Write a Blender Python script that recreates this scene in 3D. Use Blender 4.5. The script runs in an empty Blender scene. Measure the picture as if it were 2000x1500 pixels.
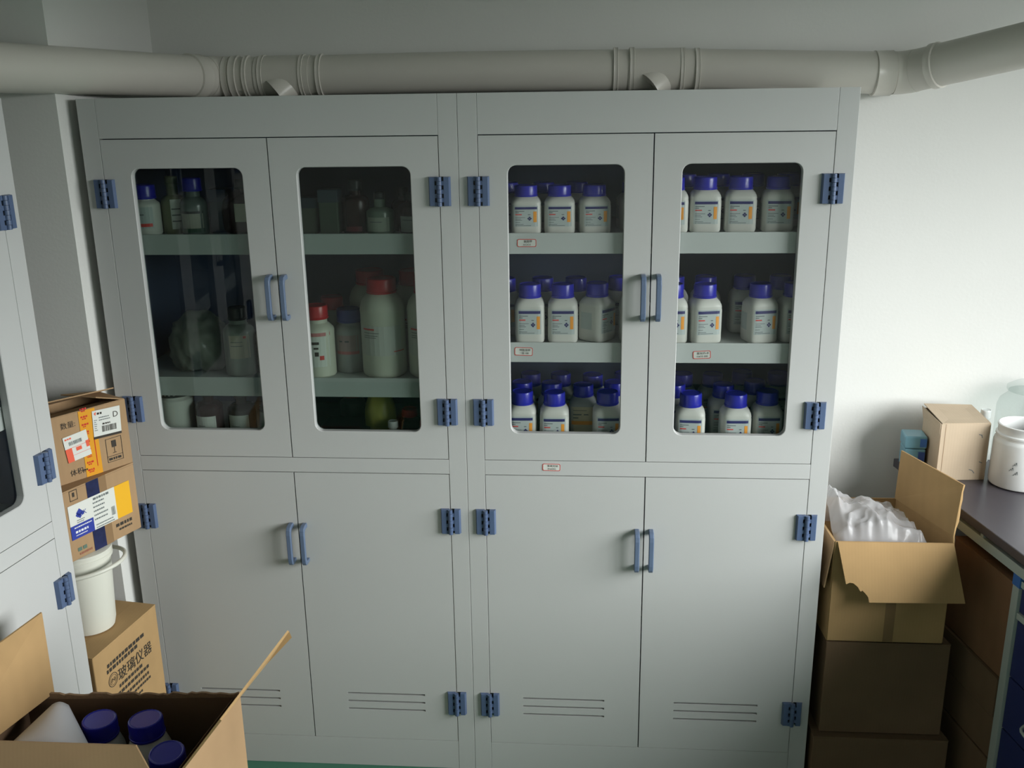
import bpy, bmesh, math, random
from mathutils import Vector, Matrix
random.seed(7)
S = bpy.context.scene
COL = S.collection
PI = math.pi

# ------------------------------------------------------------------ camera
cam_d = bpy.data.cameras.new('camera'); cam = bpy.data.objects.new('camera', cam_d); COL.objects.link(cam)
cam_d.sensor_width = 36; cam_d.lens = 1879.34 * 36 / 2000; cam_d.clip_start = 0.05
_p, _y, _r = math.radians(-16.2274423), math.radians(4.39028559), math.radians(-0.80980661)
Rm = Matrix.Rotation(_y, 4, 'Z') @ Matrix.Rotation(_p + PI / 2, 4, 'X') @ Matrix.Rotation(_r, 4, 'Z')
cam.matrix_world = Matrix.Translation((0.2921, -2.2716, 1.7875)) @ Rm
S.camera = cam

# ------------------------------------------------------------------ light
S.view_settings.view_transform = 'Standard'; S.view_settings.look = 'None'
S.view_settings.exposure = 0.0; S.view_settings.gamma = 1.0; S.view_settings.use_curve_mapping = False
S.cycles.use_denoising = True
S.cycles.max_bounces = 8; S.cycles.diffuse_bounces = 4; S.cycles.transparent_max_bounces = 16
S.cycles.caustics_reflective = False; S.cycles.caustics_refractive = False
SKY = 22.5     # overcast sky, seen only through the window
w = bpy.data.worlds.new('overcast'); S.world = w; w.use_nodes = True
def _sky():
    nt = w.node_tree; bg = nt.nodes['Background']; tc = nt.nodes.new('ShaderNodeTexCoord'); sp = nt.nodes.new('ShaderNodeSeparateXYZ'); cr = nt.nodes.new('ShaderNodeValToRGB')
    nt.links.new(tc.outputs['Generated'], sp.inputs[0]); nt.links.new(sp.outputs[2], cr.inputs[0]); nt.links.new(cr.outputs[0], bg.inputs[0])
    e = cr.color_ramp.elements; e[0].position = 0.0; e[0].color = (0.05, 0.055, 0.05, 1); e[1].position = 0.06; e[1].color = (0.955, 0.965, 0.965, 1)
    bg.inputs[1].default_value = SKY
_sky()
# daylight enters through the window opening in the right wall (portal for the sky)
l = bpy.data.lights.new('window_daylight', 'AREA'); l.shape = 'RECTANGLE'; l.size = 1.34; l.size_y = 2.24; l.cycles.is_portal = True
o = bpy.data.objects.new('window_daylight', l); o.location = (2.585, -1.31, 1.605); o.rotation_euler = (0, math.radians(90), 0); COL.objects.link(o)

# ------------------------------------------------------------------ materials
def mat(name, col, rough=0.5, metal=0.0, noise=0.0, nscale=8.0, bump=0.0, bscale=60.0, spec=0.5, alpha=None):
    m = bpy.data.materials.new(name); m.use_nodes = True; nt = m.node_tree; b = nt.nodes['Principled BSDF']
    b.inputs['Base Color'].default_value = (*col, 1); b.inputs['Roughness'].default_value = rough
    b.inputs['Metallic'].default_value = metal; b.inputs['Specular IOR Level'].default_value = spec
    tc = nt.nodes.new('ShaderNodeTexCoord')
    if noise > 0:
        n = nt.nodes.new('ShaderNodeTexNoise'); n.inputs['Scale'].default_value = nscale; n.inputs['Detail'].default_value = 5
        nt.links.new(tc.outputs['Object'], n.inputs['Vector'])
        mx = nt.nodes.new('ShaderNodeMix'); mx.data_type = 'RGBA'
        mx.inputs[6].default_value = tuple(c * (1 - noise) for c in col) + (1,)
        mx.inputs[7].default_value = tuple(min(1, c * (1 + noise)) for c in col) + (1,)
        nt.links.new(n.outputs['Fac'], mx.inputs[0]); nt.links.new(mx.outputs[2], b.inputs['Base Color'])
    if bump > 0:
        n2 = nt.nodes.new('ShaderNodeTexNoise'); n2.inputs['Scale'].default_value = bscale; n2.inputs['Detail'].default_value = 3
        nt.links.new(tc.outputs['Object'], n2.inputs['Vector'])
        bp = nt.nodes.new('ShaderNodeBump'); bp.inputs['Strength'].default_value = bump; bp.inputs['Distance'].default_value = 0.002
        nt.links.new(n2.outputs['Fac'], bp.inputs['Height']); nt.links.new(bp.outputs[0], b.inputs['Normal'])
    if alpha is not None:
        b.inputs['Alpha'].default_value = alpha
    return m
def pane_mat(name, tint, refl_ior=1.5, rough=0.0):
    m = bpy.data.materials.new(name); m.use_nodes = True; nt = m.node_tree; nt.nodes.clear()
    out = nt.nodes.new('ShaderNodeOutputMaterial'); t = nt.nodes.new('ShaderNodeBsdfTransparent'); g = nt.nodes.new('ShaderNodeBsdfGlossy')
    t.inputs[0].default_value = (*tint, 1); g.inputs['Roughness'].default_value = rough
    fr = nt.nodes.new('ShaderNodeFresnel'); fr.inputs[0].default_value = refl_ior
    ge = nt.nodes.new('ShaderNodeNewGeometry'); iv = nt.nodes.new('ShaderNodeMath'); iv.operation = 'SUBTRACT'; iv.inputs[0].default_value = 1.0
    ml = nt.nodes.new('ShaderNodeMath'); ml.operation = 'MULTIPLY'        # one reflection per sheet: the outer face only
    nt.links.new(ge.outputs['Backfacing'], iv.inputs[1]); nt.links.new(fr.outputs[0], ml.inputs[0]); nt.links.new(iv.outputs[0], ml.inputs[1])
    mx = nt.nodes.new('ShaderNodeMixShader'); nt.links.new(ml.outputs[0], mx.inputs[0])
    nt.links.new(t.outputs[0], mx.inputs[1]); nt.links.new(g.outputs[0], mx.inputs[2]); nt.links.new(mx.outputs[0], out.inputs[0])
    return m
def film_mat(name, col, dens=0.5, rough=0.25):
    m = bpy.data.materials.new(name); m.use_nodes = True; nt = m.node_tree; nt.nodes.clear()
    out = nt.nodes.new('ShaderNodeOutputMaterial'); t = nt.nodes.new('ShaderNodeBsdfTransparent'); b = nt.nodes.new('ShaderNodeBsdfPrincipled')
    b.inputs['Base Color'].default_value = (*col, 1); b.inputs['Roughness'].default_value = rough
    mx = nt.nodes.new('ShaderNodeMixShader'); mx.inputs[0].default_value = dens
    nt.links.new(t.outputs[0], mx.inputs[1]); nt.links.new(b.outputs[0], mx.inputs[2]); nt.links.new(mx.outputs[0], out.inputs[0])
    return m
def card_mat(name, col):
    m = mat(name, col, rough=0.85, spec=0.2); nt = m.node_tree; b = nt.nodes['Principled BSDF']
    tc = nt.nodes.new('ShaderNodeTexCoord'); wv = nt.nodes.new('ShaderNodeTexWave'); wv.inputs['Scale'].default_value = 40; wv.inputs['Distortion'].default_value = 0.4
    nz = nt.nodes.new('ShaderNodeTexNoise'); nz.inputs['Scale'].default_value = 6; nz.inputs['Detail'].default_value = 8
    nt.links.new(tc.outputs['Object'], wv.inputs['Vector']); nt.links.new(tc.outputs['Object'], nz.inputs['Vector'])
    a = nt.nodes.new('ShaderNodeMath'); a.operation = 'MULTIPLY_ADD'; a.inputs[1].default_value = 0.05
    nt.links.new(wv.outputs['Fac'], a.inputs[0]); nt.links.new(nz.outputs['Fac'], a.inputs[2])
    mx = nt.nodes.new('ShaderNodeMix'); mx.data_type = 'RGBA'
    mx.inputs[6].default_value = tuple(c * 0.72 for c in col) + (1,); mx.inputs[7].default_value = tuple(min(1, c * 1.2) for c in col) + (1,)
    nt.links.new(a.outputs[0], mx.inputs[0]); nt.links.new(mx.outputs[2], b.inputs['Base Color'])
    return m
WALL = mat('wall_paint', (0.69, 0.69, 0.66), 0.9, noise=0.03, nscale=3, bump=0.15, bscale=120, spec=0.2)
CEIL = mat('ceiling_paint', (0.6, 0.6, 0.58), 0.9)
FLOOR = mat('green_floor_paint', (0.05, 0.17, 0.11), 0.35, noise=0.15, nscale=5)
PP = mat('grey_white_polypropylene', (0.505, 0.51, 0.498), 0.42, noise=0.02, nscale=5, bump=0.05, bscale=300, spec=0.35)
PPIN = mat('shade_dark_interior_polypropylene', (0.10, 0.13, 0.215), 0.6, spec=0.2)  # pale plastic coloured dark navy to stand in for shade inside
SHELF = mat('shelf_polypropylene', (0.49, 0.52, 0.505), 0.5, spec=0.3)
HINGE = mat('blue_hinge_plastic', (0.085, 0.125, 0.225), 0.36, noise=0.05, nscale=40)
HANDLE = mat('blue_handle_plastic', (0.115, 0.16, 0.25), 0.35)
WGLASS = pane_mat('window_glass', (0.97, 0.98, 0.98), 1.3)
GLASS = pane_mat('door_glass', (0.945, 0.955, 0.95))
GLASS2 = pane_mat('dark_tinted_door_glass', (0.76, 0.80, 0.78), 1.5)  # darker tint than the other doors, so the contents look darker
PVC = mat('white_pvc_pipe', (0.62, 0.595, 0.535), 0.32, noise=0.03, nscale=4)
KRAFT = card_mat('kraft_cardboard', (0.37, 0.24, 0.13))
KRAFT2 = card_mat('yellow_kraft_cardboard', (0.42, 0.27, 0.125))
KRAFT3 = card_mat('pale_kraft_cardboard', (0.50, 0.40, 0.29))
KRAFTD = card_mat('shade_dark_inner_cardboard', (0.14, 0.085, 0.05))  # kraft darkened to stand in for shade inside the carton
KRAFTS = card_mat('shade_darkened_cardboard', (0.17, 0.11, 0.065))  # brown lowered to carry the shade on the low cartons
KEDGE = mat('torn_cardboard_edge', (0.25, 0.16, 0.09), 0.9, noise=0.3, nscale=200)
INK = mat('brown_black_ink', (0.035, 0.028, 0.02), 0.8)
CAPB = mat('blue_cap_plastic', (0.018, 0.02, 0.36), 0.28)
CAPR = mat('red_cap_plastic', (0.50, 0.015, 0.02), 0.3)
CAPK = mat('black_cap_and_hinge_shade', (0.012, 0.015, 0.018), 0.35)
HDPE = mat('white_hdpe_plastic', (0.56, 0.565, 0.52), 0.45, noise=0.02)
LABEL = mat('grey_white_label_paper', (0.42, 0.47, 0.46), 0.6)
LABELW = mat('white_label_paper', (0.66, 0.67, 0.62), 0.6)
NAVY = mat('navy_print', (0.02, 0.02, 0.12), 0.5)
ORANGE = mat('orange_print', (0.75, 0.30, 0.03), 0.5)
REDP = mat('red_print', (0.62, 0.06, 0.05), 0.5)
GREYP = mat('grey_print', (0.12, 0.14, 0.14), 0.6)
AMBER = mat('amber_glass', (0.022, 0.006, 0.004), 0.22, spec=0.3)
CLEARG = film_mat('clear_bottle_glass', (0.28, 0.33, 0.31), 0.55, 0.1)
GREENL = mat('dark_green_liquid', (0.02, 0.06, 0.035), 0.3)
PINK = mat('pink_print', (0.55, 0.20, 0.20), 0.5)
BAG = film_mat('clear_plastic_film', (0.74, 0.74, 0.76), 0.42, 0.14)
BAGD = film_mat('dull_plastic_film', (0.36, 0.39, 0.33), 0.5, 0.3)
YBAG = mat('yellow_plastic_film', (0.42, 0.40, 0.08), 0.35)
TOPM = mat('black_worktop_laminate', (0.055, 0.05, 0.06), 0.30, noise=0.1, nscale=30)
STEEL = mat('grey_painted_steel', (0.36, 0.40, 0.37), 0.45)
DRAW = mat('navy_drawer_steel', (0.02, 0.03, 0.12), 0.35)
CONN = mat('blue_plastic_connector', (0.04, 0.14, 0.42), 0.4)
PAPER = mat('white_paper', (0.62, 0.63, 0.68), 0.7)
WHITEP = mat('glossy_white_plastic', (0.72, 0.73, 0.72), 0.22)
BUCK = mat('cream_white_bucket_plastic', (0.66, 0.66, 0.58), 0.4)
TAPEY = mat('yellow_orange_tape', (0.72, 0.33, 0.03), 0.22)
TAPER = mat('red_tape_print', (0.55, 0.03, 0.02), 0.3)
TAPEN = mat('navy_tape', (0.015, 0.02, 0.07), 0.15, noise=0.6, nscale=60)
TAPEC = mat('clear_brown_tape', (0.26, 0.16, 0.08), 0.2)
BLUEP = mat('royal_blue_print', (0.02, 0.04, 0.30), 0.5)
YELP = mat('yellow_print', (0.80, 0.42, 0.01), 0.5)
ORR = mat('orange_red_print', (0.75, 0.10, 0.04), 0.5)
WHT = mat('white_ink', (0.7, 0.72, 0.75), 0.6)
LBLUE = mat('light_blue_plastic', (0.16, 0.34, 0.42), 0.35)
DBLUE = mat('deep_blue_print', (0.03, 0.07, 0.25), 0.4)
JARG = pane_mat('jar_glass', (0.90, 0.925, 0.92), 1.35, 0.05)
DGRN = mat('dark_green_card', (0.015, 0.06, 0.035), 0.6)

# ------------------------------------------------------------------ mesh helpers
class MB:
    def __init__(s): s.v = []; s.f = []; s.m = []; s.sm = []
    def add(s, vs, fs, mi=0, smooth=False):
        o = len(s.v); s.v += [tuple(v) for v in vs]
        for f in fs: s.f.append([i + o for i in f]); s.m.append(mi); s.sm.append(smooth)
    def box(s, x0, x1, y0, y1, z0, z1, mi=0):
        v = [(x0, y0, z0), (x1, y0, z0), (x1, y1, z0), (x0, y1, z0), (x0, y0, z1), (x1, y0, z1), (x1, y1, z1), (x0, y1, z1)]
        s.add(v, [(0, 3, 2, 1), (4, 5, 6, 7), (0, 1, 5, 4), (1, 2, 6, 5), (2, 3, 7, 6), (3, 0, 4, 7)], mi)
    def hexa(s, v8, mi=0):
        s.add(v8, [(0, 3, 2, 1), (4, 5, 6, 7), (0, 1, 5, 4), (1, 2, 6, 5), (2, 3, 7, 6), (3, 0, 4, 7)], mi)
    def panel(s, pts, th, mi=0):
        """polygon given in 3-D, thickened along its normal"""
        P = [Vector(p) for p in pts]; n = Vector((0, 0, 0))
        for i in range(len(P)): n += (P[i] - P[0]).cross(P[(i + 1) % len(P)] - P[0])
        n.normalize(); k = len(P)
        v = [p + n * th / 2 for p in P] + [p - n * th / 2 for p in P]
        f = [tuple(range(k)), tuple(range(2 * k - 1, k - 1, -1))] + [(i, i + k, (i + 1) % k + k, (i + 1) % k) for i in range(k)]
        s.add(v, f, mi)
    def loft(s, rings, mi=0, smooth=True, caps=True, closed=True):
        n = len(rings[0]); vs = [p for r in rings for p in r]; fs = []
        for a in range(len(rings) - 1):
            for i in range(n if closed else n - 1):
                j = (i + 1) % n; fs.append((a * n + i, a * n + j, (a + 1) * n + j, (a + 1) * n + i))
        s.add(vs, fs, mi, smooth)
        if caps:
            s.add(rings[0], [tuple(range(n - 1, -1, -1))], mi); s.add(rings[-1], [tuple(range(n))], mi)
    def lathe(s, prof, n=24, c=(0, 0, 0), e=2.0, mi=0, smooth=True, caps=True):
        """prof: (r, z) or (r, z, exponent)"""
        rings = []
        for q in prof:
            r, z = q[0], q[1]; ex = q[2] if len(q) > 2 else e; ring = []
            for i in range(n):
                a = 2 * PI * (i + 0.5) / n; ca, sa = math.cos(a), math.sin(a)
                ring.append((c[0] + r * math.copysign(abs(ca) ** (2 / ex), ca), c[1] + r * math.copysign(abs(sa) ** (2 / ex), sa), c[2] + z))
            rings.append(ring)
        s.loft(rings, mi, smooth, caps)
    def tube(s, path, r, n=20, mi=0, caps=True, radii=None):
        P = [Vector(p) for p in path]; rings = []; up = None
        for i, p in enumerate(P):
            t = (P[min(i + 1, len(P) - 1)] - P[max(i - 1, 0)]).normalized()
            if up is None:
                up = Vector((0, 0, 1)) if abs(t.z) < 0.9 else Vector((0, 1, 0))
            u = t.cross(up).normalized(); up = u.cross(t).normalized(); rr = radii[i] if radii else r
            rings.append([tuple(p + (u * math.cos(2 * PI * k / n) + up * math.sin(2 * PI * k / n)) * rr) for k in range(n)])
        s.loft(rings, mi, True, caps)
    def xform(s, M):
        s.v = [tuple(M @ Vector(v)) for v in s.v]; return s
    def mesh(s, name, mats):
        me = bpy.data.meshes.new(name); me.from_pydata(s.v, [], s.f)
        for m in mats: me.materials.append(m)
        me.polygons.foreach_set('material_index', s.m); me.polygons.foreach_set('use_smooth', s.sm); me.update()
        bm = bmesh.new(); bm.from_mesh(me); bmesh.ops.remove_doubles(bm, verts=bm.verts, dist=1e-6)
        bmesh.ops.recalc_face_normals(bm, faces=bm.faces); bm.to_mesh(me); bm.free()
        return me
    def obj(s, name, mats, parent=None, loc=(0, 0, 0), rot=(0, 0, 0), label=None, bevel=0, autosm=None):
        if not isinstance(mats, (list, tuple)): mats = [mats]
        o = bpy.data.objects.new(name, s.mesh(name, mats)); o.location = loc; o.rotation_euler = rot; COL.objects.link(o)
        if parent is not None: o.parent = parent
        if label: o['label'] = label
        if bevel:
            b = o.modifiers.new('bevel', 'BEVEL'); b.width = bevel; b.segments = 2; b.limit_method = 'ANGLE'; b.angle_limit = math.radians(50)
        if autosm is not False and any(s.sm):
            es = o.data
            es.shade_smooth() if False else None
            sharp_edges(es)
        return o
def sharp_edges(me, ang=math.radians(38)):
    bm = bmesh.new(); bm.from_mesh(me)
    for e in bm.edges:
        if len(e.link_faces) == 2 and e.calc_face_angle(0) > ang: e.smooth = False
    bm.to_mesh(me); bm.free()
def thing(name, label, cat, loc=(0, 0, 0), rz=0.0, group=None):
    o = bpy.data.objects.new(name, None); o.empty_display_size = 0.05; COL.objects.link(o); o.location = loc; o.rotation_euler = (0, 0, rz)
    tag(o, label, cat, group); return o
def tag(o, label, cat, group=None):
    o['label'] = label; o['category'] = cat
    if group: o['group'] = group
    return o
def struct(o): o['kind'] = 'structure'; return o
def dup(root, loc, rz, label):
    r = root.copy(); COL.objects.link(r); r.location = loc; r.rotation_euler = (0, 0, rz); r.scale = (1, 1, 1); r['label'] = label
    for ch in list(root.children):
        c = ch.copy(); COL.objects.link(c); c.parent = r
        for g in ch.children:
            d = g.copy(); COL.objects.link(d); d.parent = c
    return r
def text_mb(body, size, M, shear=0):
    """flat lettering as polygons, M maps the text plane (x right, y up) to the wanted place"""
    c = bpy.data.curves.new('txt', 'FONT'); c.body = body; c.size = size; c.align_x = 'CENTER'; c.align_y = 'CENTER'; c.resolution_u = 3; c.shear = shear
    o = bpy.data.objects.new('txt', c); COL.objects.link(o); bpy.context.view_layer.update()
    me = bpy.data.meshes.new_from_object(o.evaluated_get(bpy.context.evaluated_depsgraph_get()))
    vs = [tuple(M @ v.co) for v in me.vertices]; fs = [tuple(p.vertices) for p in me.polygons]
    bpy.data.objects.remove(o); bpy.data.curves.remove(c); bpy.data.meshes.remove(me)
    return vs, fs
def frame(o, x, y):
    """matrix with origin o, unit axes x and y and their normal"""
    x = Vector(x).normalized(); y = Vector(y).normalized(); z = x.cross(y)
    return Matrix(((x.x, y.x, z.x, o[0]), (x.y, y.y, z.y, o[1]), (x.z, y.z, z.z, o[2]), (0, 0, 0, 1)))
class Print:
    """flat print on a face: rectangles and lettering in face coordinates (metres), stacked in thin layers"""
    def __init__(s, M): s.mb = MB(); s.M = M; s.mats = []
    def mi(s, m):
        if m not in s.mats: s.mats.append(m)
        return s.mats.index(m)
    def rect(s, x0, y0, x1, y1, m, lay=1, rot=0):
        cx, cy = (x0 + x1) / 2, (y0 + y1) / 2; c, d = math.cos(rot), math.sin(rot)
        q = [(cx + (x - cx) * c - (y - cy) * d, cy + (x - cx) * d + (y - cy) * c) for x, y in ((x0, y0), (x1, y0), (x1, y1), (x0, y1))]
        s.mb.add([s.M @ Vector((a, b, lay * 0.0004)) for a, b in q], [(0, 1, 2, 3)], s.mi(m))
    def poly(s, pts, m, lay=1):
        s.mb.add([s.M @ Vector((a, b, lay * 0.0004)) for a, b in pts], [tuple(range(len(pts)))], s.mi(m))
    def text(s, t, x, y, size, m, lay=2, rot=0):
        T = s.M @ Matrix.Translation((x, y, lay * 0.0004)) @ Matrix.Rotation(rot, 4, 'Z')
        vs, fs = text_mb(t, size, T); s.mb.add(vs, fs, s.mi(m))
    def lines(s, x0, x1, ytop, n, pitch, h, m, lay=2, seed=0):
        rr = random.Random(seed)
        for k in range(n):
            x = x0; y = ytop - k * pitch
            end = x0 + (x1 - x0) * rr.uniform(0.6, 1.0)
            while x < end:
                wd = rr.uniform(0.6, 1.6) * h; s.rect(x, y - h, min(x + wd, x1), y, m, lay); x += wd + h * 0.35
    def bars(s, x0, x1, y0, y1, m, lay=2, seed=1):
        rr = random.Random(seed); x = x0
        while x < x1:
            wd = rr.uniform(0.0006, 0.0022); s.rect(x, y0, min(x + wd, x1), y1, m, lay); x += wd + rr.uniform(0.0006, 0.0016)
    def obj(s, name, parent, label=None):
        me = bpy.data.meshes.new(name); me.from_pydata(s.mb.v, [], s.mb.f)
        for m in s.mats: me.materials.append(m)
        me.polygons.foreach_set('material_index', s.mb.m); me.update()
        o = bpy.data.objects.new(name, me); COL.objects.link(o); o.parent = parent
        if label: o['label'] = label
        return o

# ------------------------------------------------------------------ the room
def room():
    m = MB(); m.box(-1.75, 2.58, -4.1, 0.75, -0.1, 0.0); struct(m.obj('floor', FLOOR))
    m = MB(); m.box(-1.75, 2.58, -4.1, 0.75, 2.9, 3.0); struct(m.obj('ceiling', CEIL))
    m = MB(); m.box(-1.75, 2.58, 0.52, 0.67, 0, 2.9); struct(m.obj('wall_back', WALL))
    m = MB(); m.box(-1.60, -0.928, -0.035, 0.52, 0, 2.9); struct(m.obj('wall_corner', WALL))
    m = MB(); m.box(-1.75, -1.60, -4.1, 0.52, 0, 2.9); struct(m.obj('wall_left', WALL))
    def pierced(a0, a1, h0, h1, w0, w1, v0, v1):
        return [(a0, w0, h0, h1), (w1, a1, h0, h1), (w0, w1, h0, v0), (w0, w1, v1, h1)]
    m = MB()
    for y0, y1, z0, z1 in pierced(-4.1, 0.52, 0, 2.9, -2.42, -0.20, 0.95, 2.28): m.box(2.50, 2.58, y0, y1, z0, z1)
    struct(m.obj('wall_right', WALL))
    m = MB()
    m.box(-1.60, 2.50, -4.0, -3.85, 0, 2.9)
    struct(m.obj('wall_front', WALL))
    t = struct(thing('window_1', '', ''));  del t['label']; del t['category']; t.location = (2.545, -1.31, 0.95)
    m = MB()
    for z0, z1 in ((0, 0.04), (1.27, 1.31)): m.box(-0.03, 0.03, -1.11, 1.11, z0, z1)
    for y0, y1 in ((-1.11, -1.07), (-0.4, -0.36), (0.36, 0.4), (1.07, 1.11)): m.box(-0.03, 0.03, y0, y1, 0.04, 1.27)
    m.obj('window_frame', STEEL, t)
    for y0, y1 in ((-1.07, -0.4), (-0.36, 0.36), (0.4, 1.07)):
        m = MB(); m.box(-0.003, 0.003, y0, y1, 0.04, 1.27); m.obj('window_pane', WGLASS, t)
room()

# ------------------------------------------------------------------ cabinets
H = 1.813; Z1, Z2, Z3, ZT = 0.923, 0.884, 0.089, 1.721
def hinge_mesh():
    m = MB(); hz = 0.034; th = 0.0095
    ks = [-hz + 2 * hz * i / 7 for i in range(8)]
    for s in (-1, 1):
        xs = sorted((s * 0.0105, s * 0.026))
        v = [(xs[0], -0.0001, -hz), (xs[1], -0.0001, -hz), (xs[1], -0.0001, hz), (xs[0], -0.0001, hz)]
        i0 = 0.0035 if s < 0 else 0; i1 = 0.0035 if s > 0 else 0
        m.hexa([(xs[0] + 0, -0.0001, -hz), (xs[1], -0.0001, -hz), (xs[1] - i1, -th, -hz + 0.001), (xs[0] + i0, -th, -hz + 0.001),
                (xs[0], -0.0001, hz), (xs[1], -0.0001, hz), (xs[1] - i1, -th, hz - 0.001), (xs[0] + i0, -th, hz - 0.001)])
        for k in range(7):      # alternating fingers from the leaves to the barrel
            if (k % 2 == 0) == (s > 0): continue
            x0, x1 = sorted((s * 0.0105, s * 0.003)); m.box(x0, x1, -th + 0.0006, -0.0001, ks[k], ks[k + 1])
        x0, x1 = sorted((s * 0.0105, s * 0.003)); m.box(x0, x1, -0.0012, -0.0001, -hz, hz, 1)  # black backing painted in as the shade within the hinge holes
    for k in range(7):
        r = 0.0062 if k % 2 else 0.0058
        m.lathe([(r, ks[k] + 0.0003), (r, ks[k + 1] - 0.0003)], 14, (0, -0.0095, 0))
    return m.mesh('hinge', [HINGE, CAPK])
HM = hinge_mesh(); sharp_edges(HM)
def handle_mesh():
    m = MB(); w = 0.0065
    out = [(0, .056), (-.018, .056), (-.028, .053), (-.033, .046), (-.035, .034), (-.035, -.034), (-.033, -.046), (-.028, -.053), (-.018, -.056), (0, -.056)]
    inn = [(0, .044), (-.016, .044), (-.022, .042), (-.0245, .038), (-.0255, .032), (-.0255, -.032), (-.0245, -.038), (-.022, -.042), (-.016, -.044), (0, -.044)]
    rings = []
    for (ay, az), (by, bz) in zip(out, inn):
        rings.append([(-w * 0.8, ay, az), (w * 0.8, ay, az), (w, (ay * .6 + by * .4), (az * .6 + bz * .4)), (w, by, bz), (-w, by, bz), (-w, (ay * .6 + by * .4), (az * .6 + bz * .4))])
    m.loft(rings, 0, False, True)
    me = m.mesh('handle', [HANDLE]); return me
HDM = handle_mesh()
def link_mesh(name, me, parent, loc=(0, 0, 0), bevel=0):
    o = bpy.data.objects.new(name, me); COL.objects.link(o); o.parent = parent; o.location = loc
    if bevel:
        b = o.modifiers.new('bevel', 'BEVEL'); b.width = bevel; b.segments = 2; b.limit_method = 'ANGLE'; b.angle_limit = math.radians(40)
    return o
def rrect(x0, x1, z0, z1, r, k=6):
    pts = []
    for cx, cz, a0 in ((x1 - r, z1 - r, 0), (x0 + r, z1 - r, 90), (x0 + r, z0 + r, 180), (x1 - r, z0 + r, 270)):
        for i in range(k + 1):
            a = math.radians(a0 + 90 * i / k); pts.append((cx + r * math.cos(a), cz + r * math.sin(a)))
    return pts
def window_door(x0, x1, z0, z1, wx0, wx1, wz0, wz1, y0, y1):
    m = MB(); inn = rrect(wx0, wx1, wz0, wz1, 0.02); n = len(inn); k = n // 4; out = []
    corners = [(x1, z1), (x0, z1), (x0, z0), (x1, z0)]
    for q in range(4):
        for i in range(k):
            ix, iz = inn[q * k + i]; cx, cz = corners[q]
            t = i / (k - 1)
            # first half of the arc faces one side, second half the other
            if q == 0: p = (x1, iz) if t < .5 else ((cx, cz) if abs(t - .5) < .01 else (ix, z1))
            elif q == 1: p = (ix, z1) if t < .5 else ((cx, cz) if abs(t - .5) < .01 else (x0, iz))
            elif q == 2: p = (x0, iz) if t < .5 else ((cx, cz) if abs(t - .5) < .01 else (ix, z0))
            else: p = (ix, z0) if t < .5 else ((cx, cz) if abs(t - .5) < .01 else (x1, iz))
            out.append(p)
    e = 0.0015; inn2 = rrect(wx0 - e, wx1 + e, wz0 - e, wz1 + e, 0.0215)
    R = [[(x, y1, z) for x, z in out], [(x, y0, z) for x, z in out], [(x, y0, z) for x, z in inn2], [(x, y0 + e, z) for x, z in inn], [(x, y1, z) for x, z in inn], [(x, y1, z) for x, z in out]]
    m.loft(R, 0, False, False)
    return m
def slot_door(x0, x1, z0, z1, slots, y0, y1):
    """solid leaf with open rectangular slots"""
    m = MB(); sx0, sx1 = slots[0][0], slots[0][1]
    zs = [z0]; 
    for _, _, a, b in slots: zs += [a, b]
    zs.append(z1); xs = [x0, sx0, sx1, x1]
    hole = lambda i, j: i == 1 and j % 2 == 1
    V = lambda x, y, z: (x, y, z)
    for i in range(3):
        for j in range(len(zs) - 1):
            if hole(i, j):
                a, b, c, d = xs[i], xs[i + 1], zs[j], zs[j + 1]
                for q in (((a, c), (b, c)), ((b, c), (b, d)), ((b, d), (a, d)), ((a, d), (a, c))):
                    (p, r), (s, t) = q; m.add([(p, y0, r), (s, y0, t), (s, y1, t), (p, y1, r)], [(0, 1, 2, 3)])
                continue
            for y in (y0, y1): m.add([(xs[i], y, zs[j]), (xs[i + 1], y, zs[j]), (xs[i + 1], y, zs[j + 1]), (xs[i], y, zs[j + 1])], [(0, 1, 2, 3)])
    for a, b in (((x0, z0), (x1, z0)), ((x1, z0), (x1, z1)), ((x1, z1), (x0, z1)), ((x0, z1), (x0, z0))):
        m.add([(a[0], y0, a[1]), (b[0], y0, b[1]), (b[0], y1, b[1]), (a[0], y1, a[1])], [(0, 1, 2, 3)])
    return m
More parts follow.
